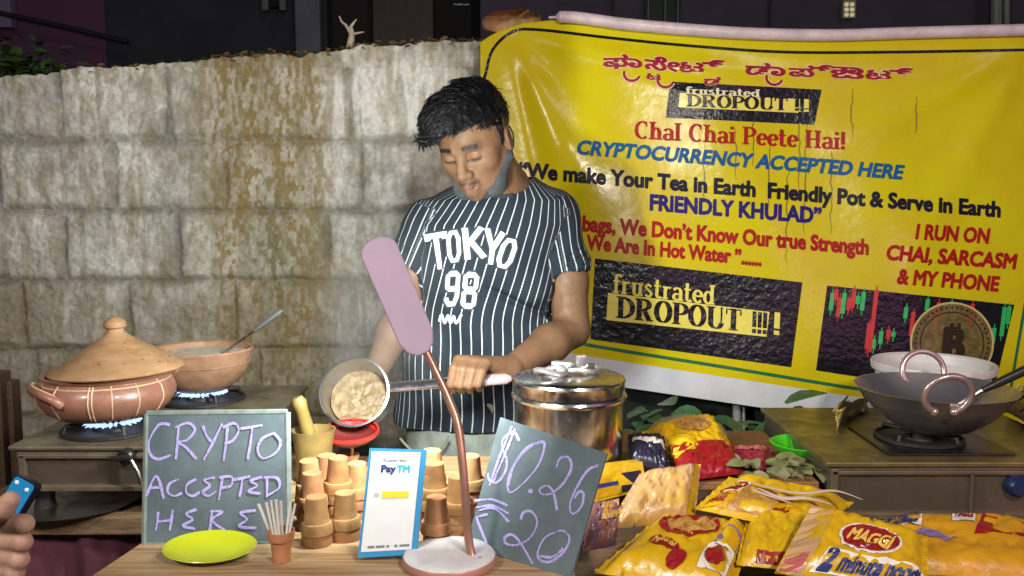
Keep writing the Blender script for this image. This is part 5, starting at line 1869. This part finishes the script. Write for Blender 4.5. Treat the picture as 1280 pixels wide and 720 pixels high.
for an in (-80.5, -77.5, -62, -40, -15, -112, -140):
    b = MB()
    pts = [pc + V3(((pot_r(z) + .0002) * math.cos(R(an)), (pot_r(z) + .0002) * math.sin(R(an)), z)) for z in np.linspace(.015, .076, 12)]
    b.tube(pts, [.0015] * 12, 6); b.build('painted_band', m_cream, t)
b = MB(); b.tube([pc + V3(((pot_r(.071) + .0003) * math.cos(a), (pot_r(.071) + .0003) * math.sin(a), .071)) for a in np.linspace(0, 6.2832, 60)], .0016, 6, cap=False); b.build('painted_band', m_cream, t)
for an, flip in ((-121, 1), (59, 1)):
    d, s_ = V3((math.cos(R(an)), math.sin(R(an)), 0)), V3((-math.sin(R(an)), math.cos(R(an)), 0))
    c = pc + V3((0, 0, .056))
    pts = [c + d * .112 - s_ * .040 + V3((0, 0, .014)), c + d * .124 - s_ * .034 + V3((0, 0, .014)), c + d * .131 - s_ * .012 + V3((0, 0, .012)), c + d * .131 + s_ * .012 + V3((0, 0, .008)), c + d * .124 + s_ * .032 + V3((0, 0, .0)), c + d * .114 + s_ * .036 + V3((0, 0, -.010))]
    b = MB(); b.tube(cr(pts, 5), .0085, 10); h_ = b.build('handle', m_terra, t)
    b = MB(); b.tube([q + V3((0, 0, .0078)) for q in cr(pts, 5)], .0022, 6); b.build('painted_band', m_cream, h_)
lc_ = pc + V3((.024, -.004, .0880))
RL = Matrix.Rotation(R(-2.2), 3, 'Y')
b = MB(); b.lathe([(.098, -.002), (.118, .001), (.1195, .0035), (.1175, .0065), (.098, .018), (.075, .032), (.052, .046), (.034, .0575), (.022, .066), (.0150, .073), (.0145, .077), (.0195, .081), (.0205, .087), (.017, .093), (.010, .0975), (.006, .100), (0, .101)], lc_, 72, RL)
ld = b.build('lid', mat('lid_ochre', (.36, .215, .115), .62, var=.3, scale=22, base2=(.27, .145, .06), stretch=(1, 1, 4), bump=.2, bscale=90), t)
tree = BVHTree.FromPolygons([tuple(v.co + pc) for v in ld.data.vertices], [tuple(f.vertices) for f in ld.data.polygons])
b = MB()
for (px_, py_, r) in ((205, 436, .0034), (193, 440, .0028), (186, 443, .002), (212, 445, .0036), (178, 449, .0025), (199, 452, .0024), (160, 437, .0022), (156, 429, .002), (210, 452, .0026), (218, 450, .002), (124, 456, .0028), (170, 443, .0016), (188, 433, .0016), (155, 455, .002), (90, 452, .003)):
    o_ = V3((0, 0, CAM_Z)); d = ray(px_, py_).normalized()
    hit = tree.ray_cast(o_, d)
    if hit[0] is not None:
        n = hit[1] if hit[1].y < 0 else -hit[1]
        b = MB(); b.sphere(hit[0], (r, r * .9, .0006), 10, 6, n.to_track_quat('Z', 'Y').to_matrix())
        b.build('tea_stain', mat('stain_brown', (.17, .075, .015), .5), ld)

bc = V3((-.662, 1.855, .9675))
t = empty('clay_bowl', bc, 'wide clay bowl of boiling milk on the rear burner beside the wall', 'bowl')
b = MB(); b.lathe([(0, 0), (.05, 0), (.076, .018), (.092, .042), (.099, .062), (.1005, .072), (.104, .082), (.1065, .087), (.104, .090), (.099, .087), (.096, .07), (.088, .045), (.05, .012), (0, .008)], bc, 64)
b.build('shell', mat('clay_tan', (.36, .20, .115), .6, var=.35, scale=14, base2=(.17, .09, .05), bump=.2, bscale=50), t)
b = MB(); b.tube([bc + V3((.0985 * math.cos(a), .0985 * math.sin(a), .060)) for a in np.linspace(0, 6.2832, 60)], .0022, 6, cap=False); b.build('ridge', mat('clay_tan', ()), t)
b = MB(); b.lathe([(0, .0765), (.05, .0765), (.0962, .0765)], bc, 40); b.build('milk', mat('milk_froth', (.60, .53, .42), .5, var=.35, scale=50, bump=.4, bscale=90), t)
ld0, ld1, ld2 = P(272, 447, 1.86), P(318, 413, 1.84), P(353, 388, 1.83)
t = empty('ladle', ld0, 'steel ladle resting in the clay bowl of milk', 'ladle')
b = MB(); b.tube([ld0, ld0.lerp(ld1, .5), ld1], [.0055, .005, .0055], 10, flat=.6); b.sphere(ld0 + V3((0, 0, -.006)), (.024, .024, .012), 20, 10); b.build('scoop', m_steel, t)
b = MB(); b.tube([ld1, ld1.lerp(ld2, .1), ld1.lerp(ld2, .9), ld2], [.0055, .0098, .0102, .006], 12, flat=.6); b.build('grip', mat('grip_grey', (.30, .30, .31), .35, metal=.7), t)

# ---- right gas stove
g2 = empty('gas_stove', (.80, 1.75, ZC), 'dirty steel single burner gas stove under the wok on the right', 'gas stove')
x0, x1, y0, y1, zb, zs = .575, 1.08, 1.56, 1.97, ZC + .004, .898
m_s2 = mat('stove_steel', (.24, .195, .13), .34, metal=.7, var=.5, scale=8, rvar=.15, bump=.3, bscale=40)
m_s2t = mat('stove_gold', (.25, .19, .07), .38, metal=.55, var=.55, scale=14, rvar=.12, bump=.5, bscale=40)
b = MB(); b.box(((x0 + x1) / 2, (y0 + y1) / 2, (zb + zs - .01) / 2), (x1 - x0, y1 - y0, zs - .01 - zb), bev=.005); b.build('body', m_s2, g2, smooth=False)
b = MB(); b.box(((x0 + x1) / 2, (y0 + y1) / 2, zs - .005), (x1 - x0 + .014, y1 - y0 + .014, .010), bev=.003); b.build('top_plate', m_s2t, g2, smooth=False)
b = MB()
for (a_, c_, sx, sz) in ((x0 + .010, (zb + zs) / 2, .014, .085), (.835, (zb + zs) / 2 - .004, .006, .084), ((x0 + x1) / 2, zs - .020, x1 - x0 - .01, .008), ((x0 + x1) / 2, zb + .008, x1 - x0 - .01, .012)):
    b.box((a_, y0 - .003, c_), (sx, .010, sz), bev=.002)
b.build('front_frame', mat('stove_frame_b', (.20, .155, .09), .4, metal=.5, var=.4, scale=12), g2, smooth=False)
b = MB(); b.box((.815, 1.69, zs + .002), (.235, .20, .006), bev=.002); b.build('drip_tray', mat('burnt_tray', (.018, .010, .011), .3, metal=.2, var=.5, scale=25), g2, smooth=False)
burner(.803, 1.70, .080, g2, zs + .004, .921, False)
kn = P(1268, 606, y0 - .004)
b = MB(); b.lathe([(0, 0), (.020, 0), (.019, .014), (.014, .020), (0, .020)], kn, 24, Matrix.Rotation(R(90), 3, 'X')); b.build('knob', mat('knob_blue', (.012, .018, .07), .35), g2)
# crumpled foil guards around the burner
for nm, pts, hh in (('left', [(P(1046, 552, 1.74)), (P(1052, 540, 1.84)), (P(1085, 520, 1.95))], .055), ('right', [P(1258, 535, 1.93), P(1285, 540, 1.82), P(1300, 560, 1.7)], .07)):
    pl = cr([(q.x, q.y, zs) for q in pts], 10)
    b = MB()
    n = len(pl)

    def fo(u, v):
        k = min(n - 1, int(u * (n - 1))); f = u * (n - 1) - k
        a = V3(pl[k]).lerp(V3(pl[min(n - 1, k + 1)]), f)
        w = (fbm(np.array([u * 9 + 3]), np.array([v * 5 + hh * 90]), 4)[0] - .5)
        return a + V3((w * .11 * v, w * .09 * (.3 + v), hh * v * (.75 + .5 * w + .2 * math.sin(u * 5))))
    b.grid(fo, 46, 16)
    b.build('foil_guard', mat('foil_gold', (.58, .47, .15), .36, metal=.1, var=.35, scale=20, bump=.5, bscale=50, bdist=.004), g2, angle=25)

# ---- wok
wc = P(1168, 489, 1.70); wc.z = 1.004
wk = empty('wok', (wc.x, wc.y, .912), 'steel wok with two round ring handles on the right gas stove', 'wok')
b = MB(); b.lathe([(0, -.092), (.03, -.0905), (.07, -.077), (.105, -.052), (.133, -.022), (.1475, 0), (.1495, .0015), (.146, .0015), (.131, -.020), (.103, -.0495), (.069, -.074), (.03, -.087), (0, -.0885)], wc, 72)
b.build('bowl', mat('wok_steel', (.50, .45, .46), .30, metal=.85, var=.5, scale=7, rvar=.12, bump=.15), wk)
m_ring = mat('ring_handle', (.52, .38, .37), .3, metal=.7, var=.2, scale=50)


def ring(c, r, th, tiltx, gap0, gap1, curl):
    M = Matrix.Rotation(R(tiltx), 3, 'X')
    pts = [c + M @ V3((r * math.cos(R(a)), 0, r * .92 * math.sin(R(a)))) for a in np.linspace(gap0, gap1, 40)]
    b = MB(); b.tube(pts, th, 12)
    for q, s_ in ((pts[0], 1), (pts[-1], -1)):
        b.sphere(q, th * 1.35, 14, 8)
    b.build('ring_handle', m_ring, wk)


ring(P(1185, 494, wc.y - .150), .0420, .0062, 18, -64, 244, 1)
ring(P(1154, 463, wc.y + .145), .0440, .0060, -14, -64, 244, 1)
p = V3((P(1166, 452, 2.03).x, 2.03, .93))
b = MB(); zr = P(1166, 452, 2.03).z - p.z
b.lathe([(0, 0), (.10, 0), (.112, .01), (.122, zr * .6), (.128, zr - .022), (.134, zr - .018), (.136, zr - .004), (.134, zr), (.128, zr - .004), (.12, zr - .05), (.1, .006), (0, .004)], p, 64)
b.build('plastic_tub', mat('tub_white', (.66, .62, .60), .4, var=.12, scale=20, trans=.12), loc=p, label='white plastic tub standing behind the wok', cat='tub')
b = MB(); b.box((p.x, 2.03, (ZC + .93) / 2), (.2, .11, .93 - ZC), bev=.004); b.build('brick_block', mat('block_dark', (.10, .07, .05), .9, var=.4), loc=(p.x, 2.03, ZC), label='dark block behind the right stove holding up the white tub', cat='block', smooth=False)
sa, sb, sd = P(1175, 520, 1.66), P(1228, 488, 1.63), P(1296, 456, 1.60)
t = empty('spatula', sa, 'black handled cooking spoon lying in the wok', 'spoon')
b = MB(); b.tube([sa, sb], [.004, .0045], 8); b.sphere(sa, (.03, .02, .006), 16, 8); b.build('blade', m_steel_d, t)
b = MB(); b.tube([sb, sb.lerp(sd, .3), sd], [.0055, .0085, .0095], 12); b.build('grip', mat('knob_black', ()), t)

# ---- noodle packets
m_py = mat('packet_yellow', (.68, .40, .008), .32, var=.18, scale=12, bump=.6, bscale=38, bdist=.006, coat=.12)
m_po = mat('packet_orange', (.62, .30, .012), .32, var=.25, scale=12, bump=.6, bscale=38, bdist=.006, coat=.12)
m_pp = mat('packet_back', (.52, .30, .18), .36, var=.3, scale=14, base2=(.55, .33, .05), bump=.4, bscale=40, bdist=.004, coat=.12)
m_pr = mat('packet_red', (.27, .009, .012), .3, bump=.3, bscale=45, coat=.2)
m_pw2 = mat('packet_white', (.72, .68, .6), .35)
m_pn2 = mat('packet_navy', (.02, .035, .17), .35)
m_pf = mat('packet_food', (.30, .13, .03), .35, var=.6, scale=60, base2=(.55, .30, .06))
m_pd = mat('packet_dark', (.03, .025, .05), .3, var=.5, scale=20)


def packet(quad, th, m, label, arts=(), seed=0, group='yellow noodle packets', fold=0.0, cat='noodle packet'):
    q4 = [P(*c) for c in quad]     # TL TR BR BL
    n = (q4[1] - q4[0]).cross(q4[3] - q4[0]).normalized()
    if n.z < 0 or (abs(n.z) < .2 and n.y > 0):
        n = -n
    ctr = sum(q4, V3()) / 4

    def surf(s, t, h=0.0, side=1):
        p = (q4[0] * (1 - s) + q4[1] * s) * (1 - t) + (q4[3] * (1 - s) + q4[2] * s) * t
        es, et = min(1, max(0, min(s, 1 - s) - .045) / .16), min(1, max(0, min(t, 1 - t)) / .22)
        pil = math.sin(es * math.pi / 2) ** .8 * math.sin(et * math.pi / 2) ** .7
        w = fbm(np.array([s * 5 + seed * 3.1]), np.array([t * 4 + seed]), seed)[0] - .5
        w2 = fbm(np.array([s * 14 + seed * 1.7]), np.array([t * 9 + seed]), seed + 5, 3)[0] - .5
        edge = 1 - min(1, min(s, 1 - s) / .045)
        # noodle cake gives the packet a squarish block inside
        hh = th * pil * (.85 + .5 * w) + (w2 * .009 + (.5 - abs(w2) * 3) * .003) * (.25 + pil) + edge * .004 * math.sin(t * 40) + fold * math.sin(s * 3) * .01
        return p + n * ((hh if side > 0 else -.35 * hh * 0.6) + h)
    b = MB()
    nu, nv = 44, 30
    b.grid(lambda s, t: surf(s, t), nu, nv)
    b.grid(lambda s, t: surf(s, t, -.0004, -1), nu, nv)
    o = b.build('noodle_packet' if cat == 'noodle packet' else cat.replace(' ', '_'), m, loc=ctr - n * .01, angle=None, label=label, cat=cat, group=group)
    for nm, VF, mm, h in arts:
        vf = subdiv2d(VF, .024)
        mb = MB(); mb.add([surf(min(1, max(0, v[0])), min(1, max(0, v[1])), h * 2.2 + v[2] * 4e-5) for v in vf[0]], vf[1])
        mb.build(nm, mm, o, smooth=False, keepn=True)
    return o


def ellp(cx, cy, rx, ry, rot=0, n=28):
    c, s_ = math.cos(R(rot)), math.sin(R(rot))
    V_ = [[cx, cy, 0]] + [[cx + rx * math.cos(6.2832 * i / n) * c - ry * math.sin(6.2832 * i / n) * s_, cy + rx * math.cos(6.2832 * i / n) * s_ + ry * math.sin(6.2832 * i / n) * c, 0] for i in range(n)]
    return V_, [(0, 1 + i, 1 + (i + 1) % n) for i in range(n)]


def rct(x0, y0, x1, y1, sk=0.0):
    return [[x0 + sk, y0, 0], [x1 + sk, y0, 0], [x1 - sk, y1, 0], [x0 - sk, y1, 0]], [(0, 1, 2, 3)]


def ptext(s, x0, x1, y1, h, bo=.06, sh=.15):
    V_, F_ = fit(text2d(s, sh, bo), x1 - x0)
    return [[x0 + v[0], y1 - v[1] * h, v[2]] for v in V_], F_


def logo(cx, cy, rx, ry, rot=0):
    c, s_ = math.cos(R(rot)), math.sin(R(rot))
    V_, F_ = fit(text2d('MAGGI', .15, .06), 2)
    tx = [[cx + ((v[0] - 1) * rx * .78) * c - ((.5 - v[1]) * ry * .75) * s_, cy + ((v[0] - 1) * rx * .78) * s_ + ((.5 - v[1]) * ry * .75) * c, v[2]] for v in V_]
    return [('logo_edge', ellp(cx, cy, rx * 1.1, ry * 1.14, rot), m_pw2, .0007), ('logo', ellp(cx, cy, rx, ry, rot), m_pr, .0012), ('logo_lettering', (tx, F_), mat('packet_letter', (.72, .50, .08), .35), .0018)]


packet([(1092, 650, 1.47), (1310, 655, 1.47), (1310, 725, 1.30), (1085, 716, 1.30)], .034, m_po, 'long orange yellow noodle packet at the right edge in front of the stove',
       [('strip', rct(.0, .04, .27, .38), m_pw2, .0008), ('lettering', ptext('Minute', .03, .25, .20, .14), m_pn2, .0014), ('lettering', ptext('noodles', .02, .25, .36, .12), m_pn2, .0014),
        ('patch', rct(.60, .02, .88, .55, .03), m_pr, .0008), ('label', rct(.44, .06, .57, .34), m_pw2, .0008), ('lettering', ptext('MAGGI', .455, .56, .26, .12), m_pr, .0014),
        ('stripe', rct(.25, .45, .40, .62, -.08), mat('packet_violet', (.20, .13, .30), .35), .0008)], 3)
packet([(935, 640, 1.42), (1030, 642, 1.41), (1000, 715, 1.25), (920, 706, 1.26)], .026, m_py, 'plain yellow noodle packet standing between two larger packets',
       [('patch', ellp(.45, .12, .22, .12), m_pr, .0008), ('patch', rct(.3, .9, .8, .99), m_pr, .0008)], 5)
packet([(912, 596, 1.50), (1068, 628, 1.50), (1010, 668, 1.36), (868, 636, 1.38)], .030, m_py, 'yellow noodle packet lying flat on top at the middle of the heap',
       logo(.16, .52, .10, .17, 0) + [('picture', rct(.26, .55, .60, .97), m_pf, .0009), ('panel', rct(.02, .72, .24, .97), m_po, .0009), ('lettering', ptext('MAGGI', .05, .2, .9, .12), m_pr, .0014)], 7)
packet([(800, 592, 1.46), (876, 580, 1.49), (868, 652, 1.38), (757, 662, 1.36)], .030, m_pp, 'crumpled packet lying face down, its shiny pinkish back upward', [('edge_strip', rct(.88, .02, .98, .98), m_py, .0008)], 9)
packet([(822, 648, 1.40), (944, 662, 1.40), (915, 740, 1.20), (742, 716, 1.20)], .034, m_py, 'large yellow noodle packet with food picture, front left of the heap',
       [('logo', ellp(.45, .34, .27, .20), m_pr, .0008), ('picture', ellp(.47, .35, .22, .14), m_pf, .0014), ('patch', rct(.74, .30, .93, .62, .02), mat('packet_violet', ()), .0008), ('patch', rct(.70, .58, .92, .92), m_pw2, .0012), ('patch', ellp(.80, .76, .08, .12), m_pr, .0018),
        ('logo', ellp(.38, .72, .13, .08, 15), m_pr, .0009), ('mark', ellp(.53, .86, .07, .09), m_pr, .0009), ('lettering', ptext('MAGGI', .29, .47, .76, .09), mat('packet_letter', ()), .0016)], 11)
packet([(1014, 632, 1.33), (1158, 672, 1.33), (1160, 748, 1.20), (968, 716, 1.20)], .032, m_py, 'yellow noodle packet with red oval logo and pale crimped end, front right of the heap',
       logo(.50, .47, .21, .20, 6) + [('strip', rct(.22, .74, .99, .97, .02), m_pw2, .0008), ('lettering', ptext('2', .23, .32, .95, .20, .08), m_pn2, .0016), ('lettering', ptext('minute noodles', .35, .98, .94, .15, .05), m_pn2, .0016),
                                      ('crimp', rct(.0, .0, .17, 1, 0), m_pp, .0006), ('patch', rct(.02, .78, .14, .98), mat('packet_pink', (.5, .12, .12), .35), .0012)], 13)
# back of the heap
packet([(800, 540, 1.72), (890, 520, 1.80), (925, 572, 1.66), (852, 580, 1.60)], .032, m_py, 'yellow snack bag at the back of the heap by the steel pot', [('picture', ellp(.55, .35, .25, .2), m_pf, .0009)], 15)
packet([(784, 543, 1.66), (830, 545, 1.66), (838, 590, 1.58), (786, 580, 1.58)], .020, m_pd, 'dark navy packet edge with white lettering beside the steel pot', [('strip', rct(.1, .3, .95, .45), m_pw2, .0008)], 17, group=None)
packet([(838, 556, 1.64), (915, 552, 1.70), (930, 592, 1.58), (850, 602, 1.54)], .022, m_pr, 'red packet under the yellow snack bag at the back', [('corner', rct(.0, .0, .28, .4), m_py, .0009)], 19, group=None)
packet([(890, 565, 1.70), (962, 560, 1.74), (965, 588, 1.62), (895, 600, 1.60)], .020, mat('packet_crimson', (.32, .02, .05), .3, var=.4, scale=20), 'crumpled crimson packet left of the green bowl', [('strip', rct(.2, .2, .9, .36), mat('packet_pink', ()), .0009)], 21, group=None)
packet([(735, 632, 1.42), (772, 628, 1.45), (770, 682, 1.34), (728, 690, 1.33)], .03, mat('packet_purple', (.10, .045, .09), .3, var=.6, scale=30, base2=(.22, .08, .04)), 'dark purple packet pushed beside the price board', [('picture', rct(.3, .2, .8, .6), m_pf, .0009)], 23, group=None)
# clear bag over the snack bag
b = MB()
cb = P(858, 545, 1.80)
b.sphere(cb, (.085, .05, .045), 30, 16)
o = b.build('plastic_bag', mat('bag_clear', (.55, .52, .40), .2, var=.3, scale=20, bump=.8, bscale=40, bdist=.006, alpha=.55), loc=cb, label='clear plastic bag bulging behind the yellow snack bag', cat='bag')
# small carton
q_ = [P(742, 584, 1.50), P(803, 577, 1.54), P(809, 612, 1.53), P(742, 628, 1.49)]
n_ = (q_[1] - q_[0]).cross(q_[3] - q_[0]).normalized(); n_ = -n_ if n_.y > 0 else n_
t = empty('carton', (q_[2] + q_[3]) / 2, 'small yellow carton with dark picture below the steel pot', 'carton')
b = MB(); b.add(q_ + [p - n_ * .03 for p in q_], [(0, 1, 2, 3), (7, 6, 5, 4), (0, 4, 5, 1), (1, 5, 6, 2), (2, 6, 7, 3), (3, 7, 4, 0)]); b.build('box', m_py, t, smooth=False)
cm = lambda s, t_, h: (q_[0] * (1 - s) + q_[1] * s) * (1 - t_) + (q_[3] * (1 - s) + q_[2] * s) * t_ + n_ * h
for nm, (s0, t0, s1, t1), mm in (('picture', (.52, .28, .93, .9), m_pd), ('panel', (.03, .30, .50, .92), m_po), ('strip', (.04, .5, .46, .62), m_pn2)):
    b = MB(); hh = .0016 if nm == 'strip' else .0008
    b.add([cm(s0, t0, hh), cm(s1, t0, hh), cm(s1, t1, hh), cm(s0, t1, hh)], [(0, 1, 2, 3)]); b.build(nm, mm, t, smooth=False)
# green bowl with herbs
gb = P(1003, 572, 1.72); gb.z = .859
b = MB(); hgt = P(1003, 553, 1.72).z - .859
b.lathe([(0, 0), (.035, 0), (.050, hgt * .5), (.0605, hgt - .004), (.064, hgt), (.061, hgt + .001), (.046, hgt * .5), (.033, .005), (0, .004)], gb, 44)
b.build('green_bowl', mat('bowl_green', (.06, .48, .02), .35), loc=gb, label='bright green plastic bowl on the plank beside the right stove', cat='bowl')
m_herb = mat('herb', (.14, .16, .05), .6, var=.5, scale=40, base2=(.22, .20, .10))
t = empty('herb_bunch', P(960, 600, 1.62), 'bunch of dull green leaves lying on the plank before the green bowl', 'herbs')
lf = MB()
for i in range(70):
    q = P(random.uniform(905, 1030), random.uniform(574, 600), random.uniform(1.58, 1.68)); q.z = max(.862, min(q.z, .90))
    an = random.uniform(0, 6.28)
    leafblade(lf, q, (math.cos(an), math.sin(an), random.uniform(-.1, .5)), (random.uniform(-.5, .5), random.uniform(-.8, 0), 1), random.uniform(.03, .05), random.uniform(.016, .026), .3)
lf.build('foliage', m_herb, t, angle=None)
# torn pale plastic strip over the packets
b = MB()
for pts, w in (([(928, 612, 1.44), (962, 622, 1.43), (1000, 628, 1.42), (1040, 625, 1.43), (1074, 636, 1.42)], .005), ([(945, 622, 1.43), (975, 634, 1.41), (1005, 634, 1.41), (1036, 642, 1.40)], .006), ([(925, 618, 1.44), (955, 630, 1.42), (985, 640, 1.40)], .004)):
    c = [V3(q) for q in cr([tuple(P(*q) + V3((0, -.012, .020))) for q in pts], 6)]
    b.tube(c, [w * (.3 + .7 * math.sin(math.pi * i / (len(c) - 1))) for i in range(len(c))], 8, flat=.35)
b.build('plastic_strip', mat('strip_pale', (.62, .45, .36), .35, var=.2), loc=P(1000, 640, 1.42), label='pale twisted plastic strips lying across the noodle packets', cat='plastic strip')

# ---- steam rising off the pan
stm = bpy.data.materials.new('steam'); stm.use_nodes = True
nt = stm.node_tree; nt.nodes.remove(nt.nodes['Principled BSDF'])
pv = nt.nodes.new('ShaderNodeVolumePrincipled'); pv.inputs['Color'].default_value = (.96, .97, .98, 1); pv.inputs['Anisotropy'].default_value = .2
tc = nt.nodes.new('ShaderNodeTexCoord'); mp = nt.nodes.new('ShaderNodeMapping'); mp.inputs['Scale'].default_value = (1, 1, .45)
no = nt.nodes.new('ShaderNodeTexNoise'); no.inputs['Scale'].default_value = 9; no.inputs['Detail'].default_value = 3; no.inputs['Distortion'].default_value = .8
mr = nt.nodes.new('ShaderNodeMapRange'); mr.inputs['From Min'].default_value = .42; mr.inputs['From Max'].default_value = .70; mr.inputs['To Max'].default_value = 4.5
gr_ = nt.nodes.new('ShaderNodeTexGradient'); gr_.gradient_type = 'SPHERICAL'
mp2 = nt.nodes.new('ShaderNodeMapping'); mp2.inputs['Scale'].default_value = (1 / .15, 1 / .11, 1 / .27)
mu = nt.nodes.new('ShaderNodeMath'); mu.operation = 'MULTIPLY'
L = nt.links.new
L(tc.outputs['Object'], mp.inputs['Vector']); L(mp.outputs['Vector'], no.inputs['Vector']); L(no.outputs['Fac'], mr.inputs['Value'])
L(tc.outputs['Object'], mp2.inputs['Vector']); L(mp2.outputs['Vector'], gr_.inputs['Vector'])
L(mr.outputs['Result'], mu.inputs[0]); L(gr_.outputs['Fac'], mu.inputs[1]); L(mu.outputs[0], pv.inputs['Density'])
L(pv.outputs['Volume'], nt.nodes['Material Output'].inputs['Volume'])
c = P(478, 395, 1.74)
b = MB(); b.sphere(c, (.15, .11, .27), 28, 18)
b.build('steam', stm, loc=c, kind='stuff', label='thin white steam rising from the saucepan beside the man', cat='steam')
